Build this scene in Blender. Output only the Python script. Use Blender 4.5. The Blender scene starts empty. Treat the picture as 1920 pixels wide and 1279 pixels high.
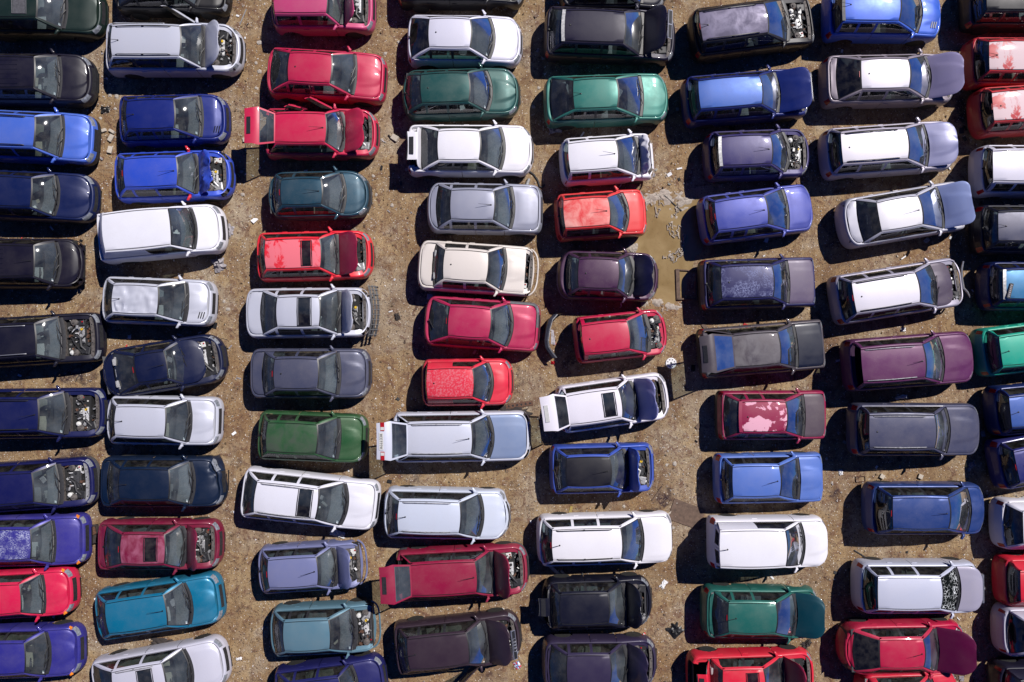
import bpy, math, random
from mathutils import Vector, Matrix, noise as mnoise
rad = math.radians
COL = bpy.context.scene.collection
RNG = random.Random(11)

# ------------------------------------------------------------------ mesh helpers
class MB:
    def __init__(s): s.v = []; s.f = []; s.m = []
    def grid(s, rows, m=0, mf=None, closed=False):
        b = len(s.v); n = len(rows[0])
        for r in rows: s.v.extend([tuple(p) for p in r])
        for i in range(len(rows) - 1):
            for j in range(n if closed else n - 1):
                k = (j + 1) % n
                s.f.append((b + i * n + j, b + (i + 1) * n + j, b + (i + 1) * n + k, b + i * n + k))
                s.m.append(mf(i, j) if mf else m)
    def quad(s, a, b, c, d, m=0):
        n = len(s.v); s.v.extend([tuple(a), tuple(b), tuple(c), tuple(d)])
        s.f.append((n, n + 1, n + 2, n + 3)); s.m.append(m)
    def poly(s, pts, m=0):
        n = len(s.v); s.v.extend([tuple(p) for p in pts]); s.f.append(tuple(range(n, n + len(pts)))); s.m.append(m)
    def box(s, c, d, m=0, rz=0.0, mat=None, ch=0.0):
        hx, hy, hz = d[0] / 2, d[1] / 2, d[2] / 2
        if ch > 0:
            t = 1 - 2 * ch
            P = []
            for z, k in ((-hz, 1), (hz - ch * min(d) , 1), (hz, t)):
                P.append([(x * k, y * k, z) for x, y in ((-hx, -hy), (hx, -hy), (hx, hy), (-hx, hy))])
        else:
            P = [[(x, y, z) for x, y in ((-hx, -hy), (hx, -hy), (hx, hy), (-hx, hy))] for z in (-hz, hz)]
        M = mat if mat else Matrix.Rotation(rz, 4, 'Z')
        P = [[(M @ Vector(p)) + Vector(c) for p in r] for r in P]
        s.grid(P, m, closed=True)
        s.poly(P[0][::-1], m); s.poly(P[-1], m)
    def tube(s, pts, r, n=6, m=0, cap=True):
        pts = [Vector(p) for p in pts]; rows = []
        up = Vector((0, 0, 1))
        for i, p in enumerate(pts):
            t = (pts[min(i + 1, len(pts) - 1)] - pts[max(i - 1, 0)])
            if t.length < 1e-9: t = Vector((1, 0, 0))
            t.normalize()
            a = t.cross(up)
            if a.length < 1e-3: a = t.cross(Vector((1, 0, 0)))
            a.normalize(); b = a.cross(t)
            rr = r[i] if isinstance(r, (list, tuple)) else r
            rows.append([p + (a * math.cos(q) + b * math.sin(q)) * rr for q in [2 * math.pi * k / n for k in range(n)]])
        s.grid(rows, m, closed=True)
        if cap: s.poly(rows[0], m); s.poly(rows[-1][::-1], m)
    def lathe(s, prof, c, axis='z', n=16, m=0):
        rows = []
        for r, h in prof:
            row = []
            for k in range(n):
                q = 2 * math.pi * k / n
                p = (r * math.cos(q), r * math.sin(q), h)
                if axis == 'y': p = (p[0], p[2], p[1])
                if axis == 'x': p = (p[2], p[0], p[1])
                row.append((p[0] + c[0], p[1] + c[1], p[2] + c[2]))
            rows.append(row)
        s.grid(rows, m, closed=True)
        if prof[0][0] > 1e-6: s.poly(rows[0], m)
        if prof[-1][0] > 1e-6: s.poly(rows[-1][::-1], m)
    def mesh(s, name, mats, smooth=35, weld=True):
        me = bpy.data.meshes.new(name)
        v, f, mi = s.v, s.f, s.m
        if weld:
            key = {}; remap = []; nv = []
            for p in v:
                k = (round(p[0], 4), round(p[1], 4), round(p[2], 4))
                if k not in key: key[k] = len(nv); nv.append(p)
                remap.append(key[k])
            nf = []; nm = []
            for face, q in zip(f, mi):
                g = []
                for i in face:
                    j = remap[i]
                    if j not in g: g.append(j)
                if len(g) > 2: nf.append(g); nm.append(q)
            v, f, mi = nv, nf, nm
        me.from_pydata(v, [], f)
        for x in mats: me.materials.append(x)
        me.polygons.foreach_set('material_index', mi)
        me.validate(); me.update()
        if smooth:
            me.shade_smooth(); me.set_sharp_from_angle(angle=rad(smooth))
        return me
    def build(s, name, mats, parent=None, smooth=35):
        if not s.f: return None
        return put(name, s.mesh(name, mats if isinstance(mats, (list, tuple)) else [mats], smooth), parent)

def put(name, me, parent=None):
    o = bpy.data.objects.new(name, me); COL.objects.link(o)
    if parent: o.parent = parent
    return o

def empty(name, loc, rz=0.0):
    o = bpy.data.objects.new(name, None); COL.objects.link(o)
    o.location = loc; o.rotation_euler = (0, 0, rz); o.empty_display_size = .3
    return o

def tag(o, label, cat, group=None):
    o['label'] = label; o['category'] = cat
    if group: o['group'] = group
    return o

def lerp(a, b, t): return a + (b - a) * t
def vl(a, b, t): return tuple(a[i] + (b[i] - a[i]) * t for i in range(3))
def sm(t): t = max(0, min(1, t)); return t * t * (3 - 2 * t)

# ------------------------------------------------------------------ materials
def s2l(c): return c / 12.92 if c <= .04045 else ((c + .055) / 1.055) ** 2.4
def rgb(r, g, b): return (s2l(r / 255), s2l(g / 255), s2l(b / 255))
def nmat(name):
    m = bpy.data.materials.new(name); m.use_nodes = True
    nt = m.node_tree; nt.nodes.clear()
    out = nt.nodes.new('ShaderNodeOutputMaterial')
    return m, nt, out
def N(nt, t, **kw):
    n = nt.nodes.new(t)
    for k, v in kw.items():
        if k.startswith('i_'): n.inputs[k[2:].replace('_', ' ')].default_value = v
        else: setattr(n, k, v)
    return n
def mixc(nt, fac, a, b, mode='MIX'):
    n = nt.nodes.new('ShaderNodeMix'); n.data_type = 'RGBA'; n.blend_type = mode
    for i, x in ((0, fac), (6, a), (7, b)):
        if isinstance(x, (int, float)): n.inputs[i].default_value = x
        elif isinstance(x, tuple): n.inputs[i].default_value = (*x[:3], 1)
        else: nt.links.new(x, n.inputs[i])
    return n.outputs[2]
def ramp(nt, src, a, b, va=0.0, vb=1.0):
    n = nt.nodes.new('ShaderNodeMapRange'); n.inputs[1].default_value = a; n.inputs[2].default_value = b
    n.inputs[3].default_value = va; n.inputs[4].default_value = vb
    nt.links.new(src, n.inputs[0]); return n.outputs[0]
def noise_(nt, co, scale, detail=4, rough=.55, dist=0.0):
    n = N(nt, 'ShaderNodeTexNoise'); n.inputs['Scale'].default_value = scale; n.inputs['Detail'].default_value = detail
    n.inputs['Roughness'].default_value = rough; n.inputs['Distortion'].default_value = dist
    nt.links.new(co, n.inputs['Vector']); return n.outputs['Fac']
def objco(nt, jitter=True):
    tc = N(nt, 'ShaderNodeTexCoord')
    if not jitter: return tc.outputs['Object']
    oi = N(nt, 'ShaderNodeObjectInfo')
    mu = N(nt, 'ShaderNodeMath', operation='MULTIPLY'); mu.inputs[1].default_value = 37.0
    nt.links.new(oi.outputs['Random'], mu.inputs[0])
    ad = N(nt, 'ShaderNodeVectorMath', operation='ADD')
    nt.links.new(tc.outputs['Object'], ad.inputs[0]); nt.links.new(mu.outputs[0], ad.inputs[1])
    return ad.outputs[0]

DUST = (.30, .25, .20)
def paint(name, col, metal=0.0, rough=.40, coat=.26, fade=None, fcol=(.8, .6, .65), dust=.5):
    m, nt, out = nmat(name); L = nt.links
    b = N(nt, 'ShaderNodeBsdfPrincipled'); L.new(b.outputs[0], out.inputs[0])
    co = objco(nt)
    n1 = noise_(nt, co, 1.6, 5, .6); n2 = noise_(nt, co, 30, 3, .7); n3 = noise_(nt, co, 110, 2, .6)
    c = mixc(nt, ramp(nt, n1, .35, .7, 0, .18 * dust), tuple(col), DUST)
    c = mixc(nt, ramp(nt, n2, .58, .75, 0, .35 * dust), c, DUST)
    c = mixc(nt, ramp(nt, n3, .66, .74, 0, .5 * dust), c, tuple(x * .45 for x in DUST))
    fr = None
    if fade:
        co2 = objco(nt, False)
        if fade == 'peel':
            f = ramp(nt, noise_(nt, co2, 2.1, 6, .55, .4), .515, .535)
        elif fade == 'chalk':  # soft blotches: chalky fading, and the cloud glare of one black roof
            f = ramp(nt, noise_(nt, co2, 1.7, 5, .65, .6), .40, .66, 0, .95)
        elif fade == 'speck':
            f = ramp(nt, noise_(nt, co2, 16, 3, .65), .48, .60, 0, .55)
        elif fade == 'frost':
            a = N(nt, 'ShaderNodeMath', operation='MULTIPLY')
            L.new(ramp(nt, noise_(nt, co2, 2.2, 3, .5), .42, .58), a.inputs[0]); L.new(ramp(nt, noise_(nt, co2, 22, 4, .75), .45, .62), a.inputs[1])
            f = a.outputs[0]
        elif fade == 'edge':
            f = ramp(nt, noise_(nt, co2, 1.3, 6, .6, .5), .45, .49, 0, .92)
        c = mixc(nt, f, c, tuple(fcol)); fr = f
    L.new(c, b.inputs['Base Color'])
    b.inputs['Metallic'].default_value = metal
    r = ramp(nt, n1, .3, .75, rough - .04, rough + .14)
    if fr is not None:
        ad = N(nt, 'ShaderNodeMath', operation='MULTIPLY_ADD'); L.new(fr, ad.inputs[0]); ad.inputs[1].default_value = .35; L.new(r, ad.inputs[2]); r = ad.outputs[0]
    L.new(r, b.inputs['Roughness'])
    b.inputs['Coat Weight'].default_value = coat; b.inputs['Coat Roughness'].default_value = .06; b.inputs['Specular IOR Level'].default_value = .38
    bp = N(nt, 'ShaderNodeBump'); bp.inputs['Strength'].default_value = .03; bp.inputs['Distance'].default_value = .05
    L.new(noise_(nt, co, 2.3, 2, .5), bp.inputs['Height']); L.new(bp.outputs[0], b.inputs['Normal'])
    return m

def plain(name, col, rough=.6, metal=0.0, var=.35, scale=14, bump=0.0, spec=.5):
    m, nt, out = nmat(name); L = nt.links
    b = N(nt, 'ShaderNodeBsdfPrincipled'); L.new(b.outputs[0], out.inputs[0])
    co = objco(nt); n = noise_(nt, co, scale, 5, .65)
    c = mixc(nt, ramp(nt, n, .3, .7), tuple(x * (1 - var) for x in col), tuple(min(1, x * (1 + var)) for x in col))
    L.new(c, b.inputs['Base Color']); b.inputs['Roughness'].default_value = rough; b.inputs['Metallic'].default_value = metal
    b.inputs['Specular IOR Level'].default_value = spec
    if bump:
        bp = N(nt, 'ShaderNodeBump'); bp.inputs['Strength'].default_value = bump; bp.inputs['Distance'].default_value = .02
        L.new(n, bp.inputs['Height']); L.new(bp.outputs[0], b.inputs['Normal'])
    return m

def glass(name, tint, refl=1.0, rough=.04, dirt=.12, sky_haze=0.0):
    m, nt, out = nmat(name); L = nt.links
    tr = N(nt, 'ShaderNodeBsdfTransparent'); tr.inputs[0].default_value = (*tint, 1)
    gl = N(nt, 'ShaderNodeBsdfGlossy'); gl.inputs['Roughness'].default_value = rough
    fr = N(nt, 'ShaderNodeFresnel'); fr.inputs[0].default_value = 1.55
    mu = N(nt, 'ShaderNodeMath', operation='MULTIPLY_ADD'); mu.inputs[1].default_value = 1.1 * refl; mu.inputs[2].default_value = .04 * refl
    L.new(fr.outputs[0], mu.inputs[0])
    mx = N(nt, 'ShaderNodeMixShader'); L.new(mu.outputs[0], mx.inputs[0]); L.new(tr.outputs[0], mx.inputs[1]); L.new(gl.outputs[0], mx.inputs[2])
    df = N(nt, 'ShaderNodeBsdfDiffuse'); df.inputs[0].default_value = (.34, .31, .28, 1)
    co = objco(nt); n = noise_(nt, co, 4, 5, .65)
    m2 = N(nt, 'ShaderNodeMixShader'); L.new(ramp(nt, n, .42, .8, .015, dirt), m2.inputs[0]); L.new(mx.outputs[0], m2.inputs[1]); L.new(df.outputs[0], m2.inputs[2])
    if sky_haze:  # soft bluish diffuse patches paint the sky's reflection on hazy glass
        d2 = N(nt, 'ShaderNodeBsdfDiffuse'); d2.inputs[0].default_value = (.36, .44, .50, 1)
        m3 = N(nt, 'ShaderNodeMixShader'); L.new(ramp(nt, noise_(nt, co, 1.1, 2, .4), .42, .70, .02, sky_haze), m3.inputs[0]); L.new(m2.outputs[0], m3.inputs[1]); L.new(d2.outputs[0], m3.inputs[2]); m2 = m3
    L.new(m2.outputs[0], out.inputs[0])
    return m

M = {}
def mats():
    M['glass'] = glass('window_glass', (.66, .74, .74), 1.0, sky_haze=.13)
    M['rear'] = glass('rear_glass', (.50, .58, .60), .9, sky_haze=.06)
    M['side'] = glass('side_glass', (.30, .36, .37), .10)
    M['tint'] = glass('tinted_glass', (.16, .20, .23), 1.1)
    m, nt, out = nmat('cracked_glass'); L = nt.links
    tr = N(nt, 'ShaderNodeBsdfTransparent'); tr.inputs[0].default_value = (.4, .45, .45, 1)
    df = N(nt, 'ShaderNodeBsdfPrincipled'); df.inputs['Base Color'].default_value = (.75, .78, .8, 1); df.inputs['Roughness'].default_value = .2
    vo = N(nt, 'ShaderNodeTexVoronoi', feature='DISTANCE_TO_EDGE'); vo.inputs['Scale'].default_value = 9
    tc = N(nt, 'ShaderNodeTexCoord'); L.new(tc.outputs['Object'], vo.inputs['Vector'])
    a = ramp(nt, vo.outputs['Distance'], .02, .07, 1, 0)
    g = N(nt, 'ShaderNodeMath', operation='MULTIPLY'); L.new(a, g.inputs[0]); L.new(ramp(nt, noise_(nt, tc.outputs['Object'], 2.4, 4), .40, .55), g.inputs[1])
    mx = N(nt, 'ShaderNodeMixShader'); L.new(g.outputs[0], mx.inputs[0]); L.new(tr.outputs[0], mx.inputs[1]); L.new(df.outputs[0], mx.inputs[2])
    L.new(mx.outputs[0], out.inputs[0]); M['cracked'] = m
    M['frit'] = plain('black_seal', (.012, .012, .014), .45)
    M['black'] = plain('black_plastic', (.022, .022, .025), .5)
    M['grey'] = plain('grey_plastic', (.075, .075, .085), .6)
    M['dark'] = plain('dark_cavity', (.012, .012, .013), .8)
    M['rubber'] = plain('tyre_rubber', (.02, .02, .02), .85, bump=.2)
    M['chrome'] = plain('bright_metal', (.55, .55, .57), .3, .8, .15)
    M['steel'] = plain('dull_steel', (.33, .33, .34), .45, .3, .45)
    M['alu'] = plain('cast_aluminium', (.55, .55, .56), .5, .2, .4, 30)
    M['rust'] = plain('rusty_metal', (.11, .055, .035), .8, .1, .5, 22)
    M['white'] = plain('white_plastic', (.62, .62, .6), .5, 0, .15)
    M['yellow'] = plain('yellow_cap', (.65, .42, .02), .5)
    M['lamp'] = plain('clear_lamp', (.27, .29, .33), .10, .3, .5, 16)
    M['red'] = plain('red_lamp', (.40, .012, .02), .2, 0, .3)
    M['amber'] = plain('amber_lamp', (.75, .22, .02), .25)
    M['seat_grey'] = plain('grey_cloth', (.30, .30, .31), .95, 0, .4, 40)
    M['seat_beige'] = plain('beige_cloth', (.25, .225, .18), .95, 0, .35, 40)
    M['seat_dark'] = plain('dark_cloth', (.10, .10, .11), .95, 0, .4, 40)
    M['trim'] = plain('dark_trim', (.04, .04, .045), .85, 0, .4, 20)
    M['trim_grey'] = plain('grey_trim', (.15, .15, .155), .85, 0, .4, 20)
    M['bay'] = plain('engine_bay_metal', (.10, .088, .082), .7, .1, .6, 12)
    M['plate'] = plain('plate_white', (.6, .6, .58), .5, 0, .1)
    M['letter'] = plain('plate_black', (.02, .02, .02), .6)
    M['primer'] = plain('grey_primer', (.10, .10, .11), .6, 0, .3)
    M['rag'] = plain('grey_rag', (.30, .28, .30), .95, 0, .5, 12)
    M['mat'] = plain('dark_mat', (.035, .028, .027), .9, 0, .5, 6, .3)
    M['board'] = plain('brown_board', (.115, .075, .055), .85, 0, .35, 8, .3)
    M['brick'] = plain('pale_brick', (.45, .40, .34), .9, 0, .3, 20, .4)
    M['rock'] = plain('pale_rock', (.38, .34, .30), .9, 0, .4, 18, .5)
    M['paper'] = plain('white_paper', (.7, .7, .72), .8, 0, .15)
    M['bluep'] = plain('blue_print', (.15, .25, .5), .7)
    M['redp'] = plain('red_print', (.6, .05, .05), .6)
    M['bumperdark'] = plain('dark_bumper', (.03, .032, .045), .4, .0, .4, 6)
# ------------------------------------------------------------------ camera
PW, PH, F = 1920, 1279, 28.0 / 36.0 * 1920
CAMH, NADIR_Y = 27.9, 668.0
TILT = math.atan((PH / 2 - NADIR_Y) / F)
cam_rot = Matrix.Rotation(-TILT, 3, 'X')
CAMLOC = Vector((0, 0, CAMH))
def make_camera():
    cd = bpy.data.cameras.new('camera'); cd.lens = 28; cd.sensor_width = 36; cd.sensor_fit = 'HORIZONTAL'
    cd.clip_start = .1; cd.clip_end = 2000
    co = bpy.data.objects.new('camera', cd); COL.objects.link(co)
    co.matrix_world = Matrix.Translation(CAMLOC) @ cam_rot.to_4x4()
    bpy.context.scene.camera = co
def unproj(px, py, z=0.0):
    d = cam_rot @ Vector(((px - PW / 2) / F, (PH / 2 - py) / F, -1))
    t = (z - CAMH) / d.z
    return CAMLOC + d * t
def proj(p):
    q = cam_rot.transposed() @ (Vector(p) - CAMLOC)
    return PW / 2 + q.x / -q.z * F, PH / 2 - q.y / -q.z * F

def sun_dir(az=43, el=50):
    return Vector((math.cos(rad(el)) * math.cos(rad(az)), math.cos(rad(el)) * math.sin(rad(az)), math.sin(rad(el))))
SUN_AZ, SUN_EL = 43, 50
def make_light():
    sc = bpy.context.scene
    w = bpy.data.worlds.new('World'); sc.world = w; w.use_nodes = True
    nt = w.node_tree; nt.nodes.clear()
    out = nt.nodes.new('ShaderNodeOutputWorld'); bg = nt.nodes.new('ShaderNodeBackground')
    sky = nt.nodes.new('ShaderNodeTexSky'); sky.sky_type = 'NISHITA'; sky.sun_disc = False
    sky.sun_elevation = rad(SUN_EL); sky.sun_rotation = rad(90 - SUN_AZ); sky.ozone_density = 3.0; sky.dust_density = .3
    mx = nt.nodes.new('ShaderNodeMix'); mx.data_type = 'RGBA'; mx.blend_type = 'MULTIPLY'
    mx.inputs[0].default_value = 1; mx.inputs[7].default_value = (.06, .25, .82, 1)
    nt.links.new(sky.outputs[0], mx.inputs[6]); nt.links.new(mx.outputs[2], bg.inputs[0])
    bg.inputs[1].default_value = .05
    nt.links.new(bg.outputs[0], out.inputs[0])
    ld = bpy.data.lights.new('sun', 'SUN'); ld.energy = 5.0; ld.angle = rad(.5); ld.color = (1.0, .95, .90)
    lo = bpy.data.objects.new('sun', ld); COL.objects.link(lo)
    lo.location = (10, 10, 40); lo.rotation_euler = sun_dir(SUN_AZ, SUN_EL).to_track_quat('Z', 'Y').to_euler()
    vs = sc.view_settings; sc.display_settings.display_device = 'sRGB'
    vs.view_transform = 'Standard'; vs.look = 'None'; vs.exposure = 0.12; vs.gamma = 1.0; vs.use_curve_mapping = False
    sc.cycles.max_bounces = 6; sc.cycles.transparent_max_bounces = 10; sc.cycles.diffuse_bounces = 2; sc.cycles.glossy_bounces = 2
    sc.cycles.caustics_reflective = False; sc.cycles.caustics_refractive = False
    sc.cycles.sample_clamp_indirect = 3.0
# ------------------------------------------------------------------ car bodies
STYLES = {
 'hatch':  dict(W=1.68, zroof=1.43, zc=.94, zn=.68, zb=.97, zt=.90, nf=3.0, nr=3.6, af=.60, ar=.45, notch=0, L=3.95, tum=.20),
 'small':  dict(W=1.61, zroof=1.45, zc=.96, zn=.72, zb=.98, zt=.92, nf=3.0, nr=3.8, af=.55, ar=.40, notch=0, L=3.45, tum=.18),
 'round':  dict(W=1.64, zroof=1.40, zc=.95, zn=.66, zb=.98, zt=.88, nf=2.4, nr=2.5, af=.75, ar=.70, notch=0, L=3.65, tum=.24),
 'estate': dict(W=1.72, zroof=1.47, zc=.94, zn=.68, zb=.97, zt=.90, nf=3.0, nr=3.8, af=.62, ar=.42, notch=0, L=4.60, tum=.19),
 'sedan':  dict(W=1.72, zroof=1.41, zc=.93, zn=.67, zb=.96, zt=.93, nf=3.0, nr=3.2, af=.62, ar=.50, notch=1, L=4.45, tum=.21),
 'coupe':  dict(W=1.73, zroof=1.33, zc=.92, zn=.64, zb=.95, zt=.88, nf=2.6, nr=2.4, af=.75, ar=.80, notch=1, L=4.20, tum=.25),
 'box':    dict(W=1.72, zroof=1.43, zc=.92, zn=.74, zb=.95, zt=.92, nf=6.0, nr=6.5, af=.40, ar=.35, notch=0, L=4.40, tum=.17),
 'boxsedan': dict(W=1.69, zroof=1.41, zc=.92, zn=.72, zb=.95, zt=.93, nf=5.0, nr=5.5, af=.45, ar=.40, notch=1, L=4.30, tum=.19),
 'mpv':    dict(W=1.74, zroof=1.66, zc=1.02, zn=.74, zb=1.04, zt=.96, nf=2.8, nr=3.6, af=.66, ar=.42, notch=0, L=4.40, tum=.20),
 'suv':    dict(W=1.79, zroof=1.70, zc=1.08, zn=.84, zb=1.08, zt=1.02, nf=3.0, nr=4.0, af=.62, ar=.42, notch=0, L=4.55, tum=.18),
 'van':    dict(W=1.70, zroof=1.84, zc=1.06, zn=.76, zb=1.10, zt=1.10, nf=3.0, nr=6.0, af=.60, ar=.30, notch=0, L=4.15, tum=.07),
}
KIND = dict(hatch=('hatchback_car', 'car'), small=('small_hatchback_car', 'car'), round=('hatchback_car', 'car'), estate=('estate_car', 'estate car'),
            sedan=('saloon_car', 'saloon car'), coupe=('coupe_car', 'coupe'), box=('boxy_car', 'car'), boxsedan=('saloon_car', 'saloon car'),
            mpv=('people_carrier', 'people carrier'), suv=('off_road_car', 'off-road car'), van=('panel_van', 'van'))
ROWF = [0, .10, .30, .55, .72, .86, .95, 1.0]
INS_S = [.040, .012, .0, .004, .010, .024, .044, .072]
INS_F = [.06, .012, .0, .018, .045, .065, .085, .110]
INS_R = [.05, .012, .0, .020, .050, .065, .080, .105]
SHARED = {}

def shared(key, fn):
    if key not in SHARED: SHARED[key] = fn()
    return SHARED[key]

def wheel_meshes(r, style):
    def ty():
        m = MB(); w = .095
        m.lathe([(r * .62, -w), (r * .9, -w), (r * .98, -w * .8), (r, -w * .5), (r, w * .5), (r * .98, w * .8), (r * .9, w), (r * .62, w)], (0, 0, 0), 'y', 20)
        return m.mesh('tyre', [M['rubber']])
    def ri():
        m = MB(); R0 = r * .64
        m.lathe([(R0, -.07), (R0, .07), (R0 * .92, .085), (R0 * .86, .05), (.09, .035), (.06, .06), (.001, .062)], (0, 0, 0), 'y', 20)
        for k in range(5):
            q = k * 2 * math.pi / 5
            m.box((math.cos(q) * R0 * .5, .06, math.sin(q) * R0 * .5), (R0 * .8, .03, .05), mat=Matrix.Rotation(-q, 4, 'Y'))
        return m.mesh('rim', [M['chrome'] if style else M['steel']])
    return shared(('ty', r), ty), shared(('ri', r, style), ri)

def seat_mesh(mat):
    def f():
        m = MB()
        def pad(x0, x1, y, z0, z1, th, rk=0):
            rows = []
            for i in range(7):
                t = i / 6; rows.append([])
                for j in range(5):
                    v = -1 + j / 2
                    edge = (1 - abs(2 * t - 1) ** 4) * (1 - abs(v) ** 5)
                    bol = .035 * abs(v) ** 1.5
                    if rk: rows[-1].append((lerp(x0, x1, t) + th * edge + bol, v * y * (1 - .12 * t), lerp(z0, z1, t)))
                    else: rows[-1].append((lerp(x0, x1, t), v * y, lerp(z0, z1, t) + th * edge + bol))
            m.grid(rows)
        pad(-.25, .27, .25, .42, .47, .10)
        pad(-.22, -.46, .245, .46, 1.0, .09, 1)
        m.box((-.27, 0, .40), (.5, .46, .12)); m.box((-.42, 0, .74), (.10, .44, .6), mat=Matrix.Rotation(-.38, 4, 'Y'))
        m.box((-.47, 0, 1.13), (.10, .26, .17), ch=.2); m.tube([(-.46, .06, .98), (-.47, .06, 1.1)], .012, 5); m.tube([(-.46, -.06, .98), (-.47, -.06, 1.1)], .012, 5)
        return m.mesh('seat', [M[mat]], 50)
    return shared(('seat', mat), f)

def bench_mesh(mat, w):
    def f():
        m = MB()
        for s in (-1, 0, 1):
            m.box((0, s * w * .62, .46), (.46, w * .60, .2), ch=.15)
            m.box((-.31, s * w * .62, .76), (.14, w * .60, .56), mat=Matrix.Rotation(-.35, 4, 'Y'), ch=.15)
            if s: m.box((-.42, s * w * .62, 1.05), (.09, .22, .12), ch=.2)
        return m.mesh('rear_bench', [M[mat]], 50)
    return shared(('bench', mat, round(w, 2)), f)

def steer_mesh():
    def f():
        m = MB(); rows = []
        for i in range(20):
            a = 2 * math.pi * i / 20; rows.append([])
            for j in range(6):
                b = 2 * math.pi * j / 6; R = .185 + .016 * math.cos(b)
                rows[-1].append((.016 * math.sin(b), R * math.cos(a), R * math.sin(a)))
        rows.append(rows[0]); m.grid(rows, closed=True)
        m.box((.02, 0, 0), (.05, .13, .11), ch=.2); m.box((.02, 0, -.02), (.02, .34, .035)); m.box((.02, 0, -.09), (.02, .035, .17))
        return m.mesh('steering_wheel', [M['black']])
    return shared('steer', f)

def mirror_mesh(mat, sg):
    def f():
        m = MB(); rows = []
        for t, k in ((-.5, .75), (-.42, .97), (-.2, 1), (.05, .9), (.2, .6), (.28, .25)):
            rows.append([(t * .12 - .035 * math.copysign(abs(math.cos(q)) ** .6, math.cos(q)) * sg, .095 * sg + .088 * k * math.copysign(abs(math.cos(q)) ** .6, math.cos(q)), .052 * k * math.copysign(abs(math.sin(q)) ** .6, math.sin(q)) + .07) for q in [2 * math.pi * a / 10 for a in range(10)]])
        m.grid(rows, 0, closed=True); m.poly(rows[0], 1); m.poly(rows[-1][::-1], 0)
        m.box((.01, .015 * sg, .04), (.07, .09, .05), 0)
        return m.mesh('mirror', [mat, M['chrome']])
    return shared(('mir', mat.name, sg), f)

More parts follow.
